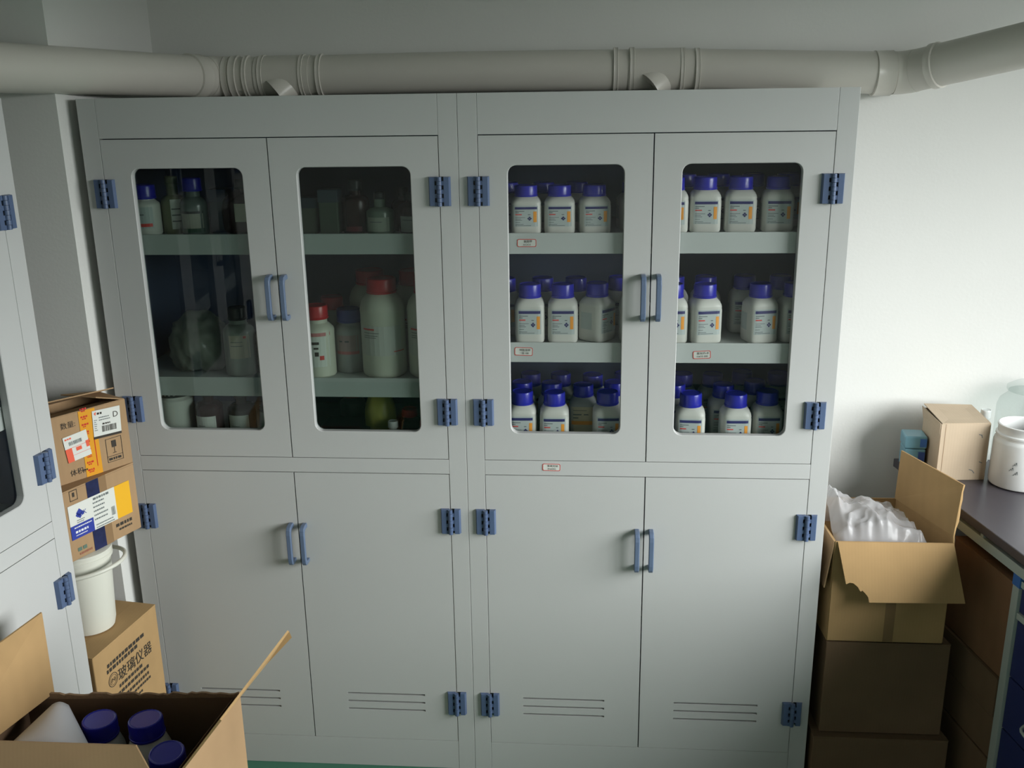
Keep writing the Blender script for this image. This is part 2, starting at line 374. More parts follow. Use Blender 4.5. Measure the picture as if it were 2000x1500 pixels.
def cabinet(label, loc, rz, shelves, slots_l, slots_r, glass=None):
    t = thing('reagent_cabinet', label, 'cabinet', loc, rz)
    W, D, s, g = 0.4496, 0.43, 0.045, 0.0014
    def P(name, b, m, bev=0.0008, par=t, lab=None):
        k = MB(); k.box(*b); return k.obj(name, m, par, bevel=bev, label=lab)
    for q in (-1, 1):
        a, b = sorted((q * W, q * (W - s))); P('stile', (a, b, 0, 0.018, 0, H), PP)
        a, b = sorted((q * W, q * (W - 0.012))); P('side_panel', (a, b, 0.018, D, 0, H), PP)
    P('header_rail', (-W + s + .0004, W - s - .0004, 0, 0.018, ZT, H), PP)
    P('middle_rail', (-W + s + .0004, W - s - .0004, 0, 0.018, Z2, Z1), PP)
    P('bottom_rail', (-W + s + .0004, W - s - .0004, 0.0004, 0.018, 0, Z3), PP)
    P('top_panel', (-W + .012, W - .012, .018, D, H - .012, H), PP)
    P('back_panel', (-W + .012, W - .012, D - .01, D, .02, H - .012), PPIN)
    for q in (-1, 1):
        a, b = sorted((q * (W - .012), q * (W - .014))); P('side_shade_sheet', (a, b, .019, D - .01, .095, H - .012), PPIN, 0)  # dark sheets added as shade on the inner side walls
    P('top_shade_sheet', (-W + .014, W - .014, .019, D - .01, H - .014, H - .012), PPIN, 0)  # dark sheet added as shade under the top panel
    P('middle_board', (-W + .014, W - .014, .019, D - .01, .923, .941), SHELF)
    P('base_board', (-W + .014, W - .014, .019, D - .01, .075, .09), SHELF)
    P('lower_shelf', (-W + .014, W - .014, .04, D - .01, .47, .488), SHELF)
    for z in shelves:       # z is the standing surface; the front lip is 5 cm deep and 6 mm proud of it
        k = MB(); k.box(-W + .015, W - .015, .023, .029, z - .044, z + .006); k.box(-W + .015, W - .015, .029, D - .012, z - .014, z)
        k.obj('shelf', SHELF, t, bevel=0.0012)
        for q in (-1, 1):
            a, b = sorted((q * (W - .014), q * (W - .022))); P('shelf_bracket', (a, b, .07, .085, z - .052, z - .0145), SHELF)
            P('shelf_bracket', (a, b, .35, .365, z - .052, z - .0145), SHELF)
    for q in (-1, 1):
        x0, x1 = sorted((q * (W - s - g), q * g)); wx0, wx1 = (-.336, -.066) if q < 0 else (.066, .336)
        d = window_door(x0, x1, Z1 + .0018, ZT - .0022, wx0, wx1, .996, 1.651, 0, .018).obj('upper_door', PP, t)
        k = MB(); k.box(wx0 - .008, wx1 + .008, 0.0125, .0165, .988, 1.659); k.obj('glass_pane', glass or GLASS, d)
        link_mesh('handle', HDM, d, (q * .018, 0, 1.342), 0.001)
        sl = slots_l if q < 0 else slots_r
        d = slot_door(x0, x1, Z3 + .0015, Z2 - .0015, sl, 0, .018).obj('lower_door', PP, t)
        link_mesh('handle', HDM, d, (q * .018, 0, .686), 0.001)
        for z in (1.593, 1.051, .755, .213): link_mesh('hinge', HM, t, (q * (W - s), 0, z))
    for x in (-.35, .35):
        for y in (.06, .38): P('foot', (x - .02, x + .02, y - .02, y + .02, -.0005, .0), CAPK, 0) if False else None
    return t
def slots(x0, x1): return [(x0, x1, .181, .1865), (x0, x1, .2055, .211), (x0, x1, .230, .2355)]
cabL = cabinet('pale grey glass-door cabinet facing the camera, left of the pair, holding mixed bottles', (-0.45, 0, 0), 0, (1.486, 1.124), slots(-.315, -.09), slots(.10, .316), GLASS2)
cabR = cabinet('pale grey glass-door cabinet facing the camera, right of the pair, full of blue-capped bottles', (0.45, 0, 0), 0, (1.486, 1.218), slots(-.314, -.094), slots(.092, .314))
cabN = cabinet('pale grey chemical cabinet seen at an angle at the left edge of the photo', (-0.9216, -0.8116, 0), math.radians(82), (1.486, 1.20), slots(-.315, -.09), slots(.10, .316))

# ------------------------------------------------------------------ price-tag style stickers on shelf lips
def sticker(label, x, z, y, w=.046, h=.019, tilt=0.0, t1='试剂架', t2='CaCl2', seed=0):
    t = thing('shelf_sticker', label, 'label', (x, y, z))
    t.rotation_euler = (0, tilt, 0)
    r = rrect(-w / 2, w / 2, -h / 2, h / 2, .004, 3)
    k = MB(); k.loft([[(a, 0, b) for a, b in r], [(a, -.0006, b) for a, b in r]], 0, False, True); k.obj('paper', LABELW, t)
    r2 = rrect(-w / 2 + .0016, w / 2 - .0016, -h / 2 + .0016, h / 2 - .0016, .003, 3)
    k = MB(); n = len(r); k.add([(a, -.0008, b) for a, b in r] + [(a, -.0008, b) for a, b in r2], [(i, (i + 1) % n, n + (i + 1) % n, n + i) for i in range(n)]); k.obj('red_border', REDP, t)
    p = Print(frame((0, -.0006, 0), (1, 0, 0), (0, 0, 1))); p.text(t1, .003, .0035, .0068, INK); p.text(t2, .001, -.0042, .0062, INK); p.obj('handwriting', t)
sticker('red-bordered sticker on the top shelf lip, right cabinet, left door', .156, 1.4685, .0228, tilt=0, t1='氯酸钾', t2='KClO3')
sticker('red-bordered sticker on the second shelf lip, right cabinet, left door', .146, 1.2015, .0228, tilt=.03, t1='硫酸氢钾', t2='一级 100', w=.045, h=.021)
sticker('red-bordered sticker on the second shelf lip, right cabinet, right door', .580, 1.1955, .0228, tilt=-.05, t1='氯化钙-水', t2='CaCl2 500', w=.043, h=.020)
sticker('red-bordered sticker on the rail between upper and lower doors of the right cabinet', .2145, .9065, -.0002, tilt=.02, t1='氢氧化钠', t2='(NaOH)', w=.045, h=.019)

# ------------------------------------------------------------------ bottles
def front_y(r, n, x): return -((r ** n - min(abs(x), r * .999) ** n) ** (1 / n))
def wrap_patch(m, r, n, x0, x1, z0, z1, mi, lay, k=8):
    xs = [x0 + (x1 - x0) * i / k for i in range(k + 1)]
    vs = [(x, front_y(r, n, x) - .0003 * lay, z) for z in (z0, z1) for x in xs]
    m.add(vs, [(i, i + 1, k + 2 + i, k + 1 + i) for i in range(k)], mi)
def cap_mb(r, z0, h, n=28, ribs=True):
    m = MB(); rings = []
    for zz, rr in ((z0, r * .97), (z0 + .0015, r), (z0 + .005, r), (z0 + .0055, r * .965), (z0 + h - .004, r * .965), (z0 + h - .001, r * .93), (z0 + h, r * .86), (z0 + h - .0012, r * .8)):
        ring = []
        N = 48
        for i in range(N):
            q = rr * (1 - (.018 if (ribs and i % 2 and z0 + .0052 < zz < z0 + h - .0005) else 0)); a = 2 * PI * i / N
            ring.append((q * math.cos(a), q * math.sin(a), zz))
        rings.append(ring)
    m.loft(rings, 0, True, True); return m
def reagent_mesh():
    r, n = .0372, 5.0
    b = MB(); b.lathe([(.030, 0, 4), (.0355, .003, n), (r, .008, n), (r, .083, n), (.0362, .0875, n), (.0368, .090, n), (.0360, .096, 4.4), (.0325, .104, 3.4), (.0275, .110, 2.5), (.0235, .113, 2), (.0235, .118, 2)], 40)
    l = MB()
    wrap_patch(l, r, n, -.0285, .0285, .024, .086, 0, 1)
    wrap_patch(l, r, n, -.0265, .0265, .0755, .0825, 1, 2)
    wrap_patch(l, r, n, .0175, .0255, .037, .069, 2, 2, 3)
    wrap_patch(l, r, n, -.0255, -.010, .0585, .0615, 3, 2, 3)
    wrap_patch(l, r, n, -.0255, -.004, .0690, .0710, 4, 2, 3)
    wrap_patch(l, r, n, -.0255, -.017, .0645, .0665, 4, 2, 3)
    wrap_patch(l, r, n, .0045, .0105, .0585, .0605, 4, 2, 3)
    for z, e in ((.0505, -.002), (.046, -.012), (.0425, -.009), (.036, -.014), (.030, -.006), (.0265, .012)): wrap_patch(l, r, n, -.0255, e, z, z + .0012, 4, 2, 3)
    for (x, z) in ((.0085, .0515), (.0055, .0480), (.0115, .0480), (.0085, .0445)):
        vs = [(x + dx, front_y(r, n, x) - .0007, z + dz) for dx, dz in ((-.0028, 0), (0, -.0028), (.0028, 0), (0, .0028))]; l.add(vs, [(0, 1, 2, 3)], 1)
    # side label of the same print, faint
    l2 = MB(); wrap_patch(l2, r, n, -.022, .012, .032, .074, 0, 1); l2.xform(Matrix.Rotation(-PI / 2, 4, 'Z')); l.add(l2.v, l2.f, 0)
    return b, cap_mb(.0285, .111, .033), l
_b, _c, _l = reagent_mesh()
def flatmesh(m, name, mats):
    me = bpy.data.meshes.new(name); me.from_pydata(m.v, [], m.f)
    for q in mats: me.materials.append(q)
    me.polygons.foreach_set('material_index', m.m); me.update(); return me
BODY = _b.mesh('bottle_body', [HDPE]); sharp_edges(BODY); CAPM = _c.mesh('cap', [CAPB]); sharp_edges(CAPM)
LABM = flatmesh(_l, 'label', [LABEL, NAVY, ORANGE, REDP, GREYP])
proto = [None]
def reagent(x, y, z, rz, label, group):
    if proto[0] is None:
        t = thing('reagent_bottle', label, 'bottle', (x, y, z), rz, group)
        link_mesh('bottle_body', BODY, t); link_mesh('cap', CAPM, t); link_mesh('label', LABM, t); proto[0] = t; return t
    t = dup(proto[0], (x, y, z), rz, label); t['group'] = group; return t
GR1 = 'blue-capped white reagent bottles on the top shelf'
GR2 = 'blue-capped white reagent bottles on the second shelf'
GR3 = 'blue-capped white reagent bottles at the bottom of the upper compartment'
BC = 'blue-capped bottle'
z = 1.4865
for x, y, a, l in (
    (.152, 0.075, 3, f'{BC}, top shelf front row, above the shelf sticker behind the left door'),
    (.233, 0.075, 2, f'{BC}, top shelf front row, middle of the three behind the left door'),
    (.316, 0.075, 8, f'{BC}, top shelf front row, rightmost of three fully seen behind the left door'),
    (.502, 0.075, -3, f'{BC}, top shelf, half cut by the left edge of the right door glass'),
    (.579, 0.085, 0, f'{BC}, top shelf front row, left of the three fully seen behind the right door'),
    (.663, 0.085, -4, f'{BC}, top shelf front row, middle of the three behind the right door'),
    (.750, 0.085, -2, f'{BC}, top shelf front row, last one before the right side of the cabinet'),
    (.100, 0.165, 5, f'{BC}, top shelf second row, sliver at the left edge of the left glass'),
    (.190, 0.165, 0, f'{BC}, top shelf second row, behind the gap between first and second front bottles'),
    (.273, 0.168, 0, f'{BC}, top shelf second row, behind the gap left of the third front bottle'),
    (.412, 0.150, 10, f'{BC}, top shelf, set back in shade at the right edge of the left glass'),
    (.540, 0.175, 0, f'{BC}, top shelf second row, behind the first gap at the right door'),
    (.622, 0.175, 0, f'{BC}, top shelf second row, behind the middle gap at the right door'),
    (.706, 0.175, 0, f'{BC}, top shelf second row, behind the last gap at the right door'),
    (.792, 0.180, 0, f'{BC}, top shelf second row, in the dark right corner')):
    reagent(x, y, z, math.radians(a), l, GR1)
z = 1.2185
for x, y, a, l in (
    (.160, 0.069, 1, f'{BC}, second shelf front row, above the sticker behind the left door'),
    (.241, 0.069, 2, f'{BC}, second shelf front row, middle of three behind the left door'),
    (.326, 0.083, 52, f'{BC} turned sideways with its label on the right, second shelf'),
    (.418, 0.082, 5, f'{BC}, second shelf, sliver at the right edge of the left glass'),
    (.508, 0.069, 4, f'{BC}, second shelf, cut by the left edge of the right door glass'),
    (.587, 0.069, 12, f'{BC}, second shelf, standing above the sticker at the right door'),
    (.722, 0.075, 14, f'{BC}, second shelf, alone after the wide gap at the right door'),
    (.806, 0.085, 8, f'{BC}, second shelf, cut by the right edge of the right door glass'),
    (.092, 0.150, 0, f'{BC}, second shelf back row, half seen at the left edge of the left glass'),
    (.188, 0.158, 0, f'{BC}, second shelf back row, cap just above the first front bottle'),
    (.272, 0.158, 0, f'{BC}, second shelf back row, cap just above the second front bottle'),
    (.382, 0.170, 0, f'{BC}, second shelf back row, behind the sideways bottle'),
    (.520, 0.175, 0, f'{BC}, second shelf back row, left edge of the right glass'),
    (.601, 0.175, 0, f'{BC}, second shelf back row, behind the bottle above the sticker'),
    (.700, 0.185, 0, f'{BC}, second shelf back row, dark cap left of the lone front bottle'),
    (.790, 0.185, 0, f'{BC}, second shelf back row, in the dark right corner')):
    reagent(x, y, z, math.radians(a), l, GR2)
for o_ in [q for q in COL.objects if q.get('group') == GR1]: o_.scale = (1, 1, .79 if o_.location.x < .45 else .90)
z = .9415
for x, y, a, l in (
    (.138, 0.075, 2, f'{BC}, bottom row front, at the left edge of the left glass'),
    (.220, 0.069, 1, f'{BC}, bottom row front, second from the left at the left door'),
    (.355, 0.078, 3, f'{BC}, bottom row front, at the right edge of the left glass'),
    (.563, 0.069, -4, f'{BC}, bottom row front, at the left edge of the right glass'),
    (.675, 0.069, 2, f'{BC}, bottom row front, in the middle of the right glass'),
    (.757, 0.092, 2, f'{BC}, bottom row in shade, right part of the right glass'),
    (.132, 0.160, 0, f'{BC}, bottom second row, above the leftmost front cap'),
    (.211, 0.155, 0, f'{BC}, bottom second row, above the second front cap'),
    (.375, 0.165, 0, f'{BC}, bottom second row, at the right edge of the left glass'),
    (.150, 0.245, 0, f'{BC}, bottom third row, farthest left cap seen under the shelf'),
    (.232, 0.245, 0, f'{BC}, bottom third row, second far cap seen under the shelf'),
    (.318, 0.235, 0, f'{BC}, bottom third row, above the orange-striped bottle'),
    (.405, 0.255, 0, f'{BC}, bottom third row, right edge of the left glass'),
    (.530, 0.150, 0, f'{BC}, bottom second row, left edge of the right glass'),
    (.655, 0.150, 0, f'{BC}, bottom second row, just behind the middle bottle at the right door'),
    (.740, 0.185, 0, f'{BC}, bottom second row, behind the shaded bottle at the right'),
    (.560, 0.250, 0, f'{BC}, bottom third row, far left behind the right door'),
    (.640, 0.250, 0, f'{BC}, bottom third row, far middle behind the right door'),
    (.722, 0.275, 0, f'{BC}, bottom third row, far right of middle behind the right door'),
    (.815, 0.265, 0, f'{BC}, bottom third row, dark right corner')):
    reagent(x, y, z, math.radians(a), l, GR3)

def bottle(name, label, cat, loc, prof, bm_, cap=None, capm=None, patches=(), rz=0, n=2.0, extra=None):
    """prof: lathe profile; cap: (radius, z0, height); patches: (x0,x1,z0,z1,material,layer) on radius prof R"""
    t = thing(name, label, cat, loc, rz)
    m = MB(); m.lathe(prof, 32, e=n); m.obj('bottle_body', bm_, t)
    if cap: cap_mb(*cap).obj('cap', capm, t)
    if patches:
        l = MB(); mats = []
        R = max(p[0] for p in prof)
        for x0, x1, z0, z1, mm, lay in patches:
            if mm not in mats: mats.append(mm)
            wrap_patch(l, R, n, x0, x1, z0, z1, mats.index(mm), lay)
        o = bpy.data.objects.new('label', flatmesh(l, 'label', mats)); COL.objects.link(o); o.parent = t
    if extra:
        e, em, en = extra; e.obj(en, em, t)
    return t
def rnd(R, h, neck, hn, sh=None):
    sh = sh or h * .74
    return [(R * .92, 0), (R, .004), (R, sh), (R * .96, sh + (h - hn - sh) * .35), (R * .75, sh + (h - hn - sh) * .8), (neck, h - hn), (neck, h)]
bottle('chemical_bottle', 'grey bottle with blue cap and cream label with orange stripe, between the blue-navy labelled ones', 'bottle', (.293, .152, .9415),
       [(.034, 0, 4), (.0365, .004, 5), (.0365, .085, 5), (.033, .098, 4), (.026, .108, 2.4), (.024, .112, 2), (.024, .116, 2)], mat('grey_hdpe', (.30, .32, .32), .5),
       (.0275, .110, .030), CAPB, [(-.030, .030, .02, .088, mat('cream_label', (.50, .45, .31), .6), 1), (-.030, .030, .040, .050, ORANGE, 2), (-.026, -.004, .066, .069, GREYP, 2), (.002, .014, .066, .069, GREYP, 2), (-.026, -.012, .057, .060, GREYP, 2), (-.026, .01, .078, .0795, GREYP, 2)], n=5)
# left cabinet, top shelf
z = 1.4865
bottle('plastic_bottle', 'whitish bottle with dark blue cap and red-striped label, far left of the top shelf', 'bottle', (-.796, .075, z), rnd(.036, .098, .024, .012), HDPE, (.029, .088, .034), CAPB,
       [(-.028, .028, .018, .07, LABEL, 1), (-.026, .026, .022, .030, REDP, 2), (-.022, .01, .05, .053, GREYP, 2)])
bottle('glass_bottle', 'tall dull yellow bottle with a tilted white side label on the top shelf', 'bottle', (-.736, .105, z), rnd(.030, .125, .014, .03, .075), mat('dull_yellow_plastic', (.20, .21, .13), .5), (.016, .118, .022), mat('dull_yellow_cap', (.16, .17, .10), .5),
       [(.004, .026, .012, .085, LABELW, 1), (.006, .024, .03, .033, GREYP, 2), (.006, .024, .045, .048, GREYP, 2), (.006, .024, .06, .063, GREYP, 2)])
bottle('glass_bottle', 'clear blue-capped bottle with pale label over dark green content, top shelf left door', 'bottle', (-.676, .085, z), rnd(.033, .112, .018, .02, .07), mat('clouded_glass', (.13, .16, .15), .25), (.024, .105, .032), CAPB,
       [(-.028, .028, .016, .052, mat('faded_label', (.34, .34, .28), .6), 1), (-.029, .029, .052, .058, CAPK, 1), (-.029, .029, .006, .016, GREENL, 1)])
def blk(name, label, cat, loc, sx, sy, sz, m, lid=None, rz=0, lab=None):
    t = thing(name, label, cat, loc, rz); k = MB(); k.box(-sx / 2, sx / 2, -sy / 2, sy / 2, 0, sz); k.obj('body', m, t, bevel=.003)
    k = MB(); k.box(-sx / 2 - .001, sx / 2 + .001, -sy / 2 - .001, sy / 2 + .001, sz * .72, sz + .002); k.obj('lid', lid or m, t, bevel=.002)
    if lab:
        p = Print(frame((0, -sy / 2 - .0012, 0), (1, 0, 0), (0, 0, 1))); p.rect(-sx * .4, sz * .15, sx * .4, sz * .6, lab); p.lines(-sx * .35, sx * .35, sz * .5, 3, sz * .1, sz * .03, GREYP); p.obj('label', t)
    return t
blk('plastic_case', 'narrow dark blue upright case between the clear bottle and brown flask', 'box', (-.622, .13, z), .045, .06, .105, mat('dark_teal_plastic', (.03, .06, .09), .3), mat('dark_blue_plastic', (.02, .04, .10), .3))
bottle('brown_flask', 'large round dark brown bottle with small square label, top shelf left door', 'bottle', (-.555, .105, z), [(.040, 0), (.052, .006), (.055, .03), (.055, .06), (.050, .08), (.036, .098), (.018, .108), (.016, .112)], AMBER, (.020, .108, .022), CAPK,
       [(-.006, .034, .032, .076, mat('faded_cream_label', (.55, .54, .42), .6), 1)])
blk('storage_jar', 'dull green square jar at the left edge of the top shelf, second door', 'jar', (-.388, .10, z), .05, .05, .085, mat('dull_green_plastic', (.10, .12, .085), .5), mat('slate_plastic', (.04, .06, .075), .4))
blk('storage_jar', 'dark slate-lidded jar next to the dull green square jar', 'jar', (-.332, .09, z), .048, .05, .105, mat('olive_plastic', (.05, .075, .05), .5), mat('slate_lid', (.03, .05, .065), .4))
bottle('amber_bottle', 'tall dark red-brown bottle with black cap in the middle of the second door', 'bottle', (-.270, .095, z), rnd(.034, .108, .014, .016, .078), AMBER, (.017, .102, .026), CAPK, [(-.02, .02, .006, .018, mat('dark_red', (.12, .01, .015), .5), 1)])
bottle('glass_bottle', 'small clear bottle of pinkish liquid right of the tall brown one', 'bottle', (-.222, .15, z), rnd(.026, .07, .012, .012, .045), mat('pinkish_glass', (.12, .07, .075), .2), (.013, .066, .016), CAPK)
bottle('glass_bottle', 'greenish clear bottle with black stopper and pale label, top shelf second door', 'bottle', (-.205, .072, z), rnd(.034, .085, .014, .02, .052), mat('greenish_glass', (.16, .21, .165), .2), (.014, .082, .018), CAPK,
       [(-.026, .026, .008, .042, mat('pale_label', (.30, .33, .27), .6), 1), (-.02, .01, .03, .032, GREYP, 2)])
bottle('amber_bottle', 'dark bottle with black cap behind the greenish clear bottle', 'bottle', (-.160, .14, z), rnd(.030, .09, .012, .012, .06), AMBER, (.014, .085, .02), CAPK)
bottle('amber_bottle', 'brown bottle with white square label at the right edge of the second door', 'bottle', (-.124, .078, z), rnd(.036, .085, .02, .01, .062), AMBER, (.024, .08, .018), CAPK,
       [(-.028, .016, .006, .044, mat('grey_label', (.36, .37, .35), .6), 1), (-.022, .008, .034, .036, GREYP, 2)])
# left cabinet, second shelf
z = 1.1245
def crumple(rx, ry, rz_, seed, sub=4, amp=.22):
    from mathutils import noise
    bm = bmesh.new(); bmesh.ops.create_icosphere(bm, subdivisions=sub, radius=1)
    for v in bm.verts:
        p = v.co.copy(); q = p * 2.2 + Vector((seed, seed * .7, 0))
        d = 1 + amp * (1 - 2 * abs(noise.noise(q))) - amp * .5 + .35 * amp * (1 - 2 * abs(noise.noise(q * 2.3)))
        v.co = Vector((p.x * rx * d, p.y * ry * d, max(-.62, p.z) * rz_ * d))
    zmin = min(v.co.z for v in bm.verts)
    for v in bm.verts: v.co.z = max(v.co.z - zmin, 0) if v.co.z - zmin > .004 else 0
    me = bpy.data.meshes.new('crumple'); bm.to_mesh(me); bm.free(); return me
def bagobj(name, label, loc, me, m):
    me.materials.append(m); me.polygons.foreach_set('use_smooth', [True] * len(me.polygons)); o = bpy.data.objects.new(name, me); o.location = loc; COL.objects.link(o); tag(o, label, 'bag'); return o
bagobj('plastic_bag', 'crumpled translucent plastic bag filling the left of the second shelf, left cabinet', (-.715, .135, z), crumple(.078, .06, .085, 3.1), BAGD)
bottle('glass_bottle', 'clear bottle with black cap and cream label with a red mark, second shelf left door', 'bottle', (-.592, .085, z), rnd(.040, .145, .022, .012, .112), mat('frosted_glass', (.28, .31, .28), .3), (.0245, .143, .032), CAPK,
       [(-.014, .034, .048, .108, mat('cream_label_2', (.52, .48, .38), .6), 1), (.022, .028, .1, .106, REDP, 2), (-.01, .02, .09, .0915, GREYP, 2), (-.01, .02, .08, .0815, GREYP, 2)])
bottle('glass_bottle', 'dark bottle half hidden at the right edge of the left door, second shelf', 'bottle', (-.522, .10, z), rnd(.032, .13, .016, .014, .1), mat('dim_brown_glass', (.12, .10, .06), .25), (.018, .125, .022), CAPK, [(-.02, .02, .03, .08, LABEL, 1)])
RB = mat('off_white_hdpe', (.60, .60, .50), .45)
bottle('plastic_bottle', 'white bottle with red cap and red band at the left edge of the second door', 'bottle', (-.384, .077, z), rnd(.043, .150, .027, .012, .118), RB, (.031, .148, .034), CAPR,
       [(-.038, .038, .109, .118, PINK, 1), (-.036, .036, .03, .107, LABELW, 1), (-.012, .014, .088, .095, INK, 2), (.0, .012, .076, .081, INK, 2), (.002, .012, .058, .069, INK, 2), (.014, .024, .048, .059, REDP, 2)])
bottle('plastic_bottle', 'whitish bottle with red cap standing behind the red-banded one', 'bottle', (-.368, .178, z), rnd(.038, .155, .026, .012, .12), HDPE, (.030, .153, .032), CAPR)
bottle('plastic_bottle', 'translucent bottle with blue cap and pink label, second shelf second door', 'bottle', (-.312, .125, z), rnd(.039, .138, .026, .012, .105), mat('translucent_hdpe', (.37, .38, .37), .4), (.032, .130, .034), mat('dull_blue_cap', (.03, .05, .24), .4),
       [(-.036, .036, .055, .1, mat('pink_label', (.42, .30, .30), .6), 1), (-.036, .036, .05, .058, PINK, 2), (-.02, -.012, .082, .086, GREYP, 2), (-.005, .006, .082, .086, GREYP, 2)])
def big(x, y, label):
    return bottle('plastic_bottle', label, 'bottle', (x, y, z), [(.050, 0), (.055, .005), (.0565, .012), (.0565, .165), (.0575, .17), (.0565, .176), (.052, .192), (.042, .206), (.036, .212), (.036, .22)], RB, (.0385, .212, .037), CAPR,
       [(-.042, -.012, .125, .129, REDP, 2), (-.040, .0, .117, .1185, GREYP, 2), (-.040, -.004, .110, .1115, GREYP, 2), (-.040, -.008, .105, .1065, GREYP, 2), (.034, .054, .068, .0705, REDP, 2), (-.05, .05, .06, .135, HDPE, 1)])
big(-.216, .092, 'largest white bottle with red cap, in the middle of the second door')
big(-.096, .092, 'large white bottle with red cap at the right edge of the second door')
big(-.272, .217, 'large white bottle with red cap behind, left of the largest bottle')
big(-.156, .212, 'large white bottle with red cap behind, right of the largest bottle')
# left cabinet, bottom
z = .9415
bottle('plastic_jar', 'cream white jar at the bottom left of the left door', 'jar', (-.782, .085, z), [(.045, 0), (.048, .004), (.048, .115), (.044, .12), (.044, .135)], HDPE, (.046, .125, .022), mat('dark_lid', (.05, .06, .06), .4))
bottle('amber_bottle', 'dark red-brown bottle with white label at the bottom of the left door', 'bottle', (-.688, .075, z), rnd(.036, .13, .014, .02, .092), AMBER, (.018, .125, .024), CAPK, [(-.026, .026, .02, .076, LABELW, 1), (-.02, .0, .05, .0515, GREYP, 2)])
bottle('amber_bottle', 'brown glass bottle with pale label, second brown one at the bottom of the left door', 'bottle', (-.600, .075, z), rnd(.036, .125, .014, .02, .09), mat('grey_brown_glass', (.06, .05, .05), .15), (.018, .12, .024), CAPK, [(-.026, .026, .02, .08, LABELW, 1), (-.02, .004, .05, .0515, GREYP, 2)])
bottle('glass_bottle', 'labelled bottle cut by the right edge of the left door, bottom', 'bottle', (-.520, .085, z), rnd(.036, .12, .014, .02, .09), mat('grey_glass', (.10, .10, .10), .2), (.018, .115, .024), CAPK, [(-.030, .030, .02, .085, LABEL, 1)])
bagobj('yellow_bag', 'crumpled yellow bag standing at the bottom of the second door', (-.240, .115, z), crumple(.040, .034, .078, 8.4, 3, .16), YBAG)
bottle('small_jar', 'small jar with white cap right of the yellow bag', 'jar', (-.196, .055, z), rnd(.015, .05, .010, .008, .036), HDPE, (.0135, .048, .018), WHITEP)
bottle('amber_bottle', 'dark bottle with red cap at the back right of the yellow bag', 'bottle', (-.165, .13, z), rnd(.03, .06, .02, .008, .045), AMBER, (.022, .056, .02), CAPR)
bottle('plastic_bottle', 'small bottle with red cap at the bottom right corner of the second door', 'bottle', (-.110, .075, z), rnd(.026, .045, .018, .008, .034), HDPE, (.020, .043, .02), CAPR)
blk('flat_case', 'flat dark case lying at the bottom left of the second door', 'box', (-.330, .12, z), .13, .12, .035, mat('very_dark_plastic', (.02, .018, .02), .4), CAPK)
bottle('small_jar', 'faint grey jar standing at the back behind the flat dark case', 'jar', (-.345, .24, z), rnd(.035, .08, .024, .01, .06), mat('grey_plastic', (.16, .17, .18), .4), (.026, .075, .02), mat('faded_red', (.25, .05, .05), .4))

# ------------------------------------------------------------------ ventilation pipe
t = thing('ventilation_pipe', 'cream plastic ventilation pipe with collars running along the wall above the cabinets', 'pipe', (0, 0, 0))
R = .0535
A = Vector((-.735, .463, 1.870)); dL = Vector((-.222, -.555, .008)).normalized()
Bp = Vector((1.135, .463, 1.852)); dR = Vector((.185, -.20, .049)).normalized()
def seg(name, a, b, r=R, n=28, caps=True, bow=0, lab=None):
    a, b = Vector(a), Vector(b); k = MB(); P = [a.lerp(b, i / 6) + Vector((0, 0, bow * (1 - (i / 3 - 1) ** 2))) for i in range(7)]
    k.tube(P, r, n, caps=caps); return k.obj(name, PVC, t, label=lab)
def collar(p, d, w=.022, r=R + .0045):
    p = Vector(p); d = Vector(d).normalized(); k = MB()
    path = [p - d * w / 2, p - d * (w / 2 - .0015), p - d * (w / 2 - .003), p + d * (w / 2 - .003), p + d * (w / 2 - .0015), p + d * w / 2]
    k.tube(path, r, 36, radii=[r - .004, r, r - .0008, r - .0008, r, r - .004]); return k.obj('collar', PVC, t)
def arc(p, d0, d1, rad, n=8):
    d0, d1 = Vector(d0).normalized(), Vector(d1).normalized(); ang = d0.angle(d1); L = rad * math.tan(ang / 2); c0 = p - d0 * L; c1 = p + d1 * L
    return [c0.lerp(p, i / n).lerp(p.lerp(c1, i / n), i / n) for i in range(n + 1)], c0, c1
X = Vector((1, 0, 0))
P, c0, c1 = arc(A, -X, dL, .05); k = MB(); k.tube(P, R + .001, 28); k.obj('elbow', PVC, t)
seg('pipe', c1 - dL * .0, c1 + dL * 1.05)
collar(c1 + dL * .045, dL, .04)
P, e0, e1 = arc(Bp, X, dR, .07); k = MB(); k.tube(P, R + .001, 28); k.obj('elbow', PVC, t)
seg('pipe', e1, e1 + dR * 1.0)
collar(e0 - X * .03, X, .048); collar(e1 + dR * .055, dR, .02)
T1, T2 = -.532, .482
def pz(x): return 1.868 + (x + .7) * .0035 if x < .4 else 1.872 - (x - .4) * .028
seg('pipe', (c0.x, .463, pz(c0.x)), (T1 - .05, .463, pz(T1)))
seg('pipe', (T1 + .05, .463, pz(T1)), (T2 - .06, .463, pz(T2)), bow=.003)
seg('pipe', (T2 + .06, .463, pz(T2)), (e0.x, .463, pz(e0.x)))
for tx in (T1, T2):
    k = MB(); k.tube([(tx - .075, .463, pz(tx)), (tx + .075, .463, pz(tx))], R + .002, 32)
    k.tube([(tx + .045, .478, pz(tx) + .006), (tx + .026, .464, pz(tx) - .008), (tx + .004, .450, pz(tx) - .026), (tx - .024, .436, pz(tx) - .048)], R, 28, radii=[.012, .034, .045, .048]); k.obj('tee', PVC, t)
for x, wd in ((-.668, .020), (-.634, .012), (-.590, .014), (-.478, .012), (-.430, .014), (.373, .014), (.416, .014), (.548, .012), (.588, .014)):
    collar((x, .463, pz(x)), X, wd)
for x in (-.69,): collar((x, .463, pz(x)), X, .018, R + .003)

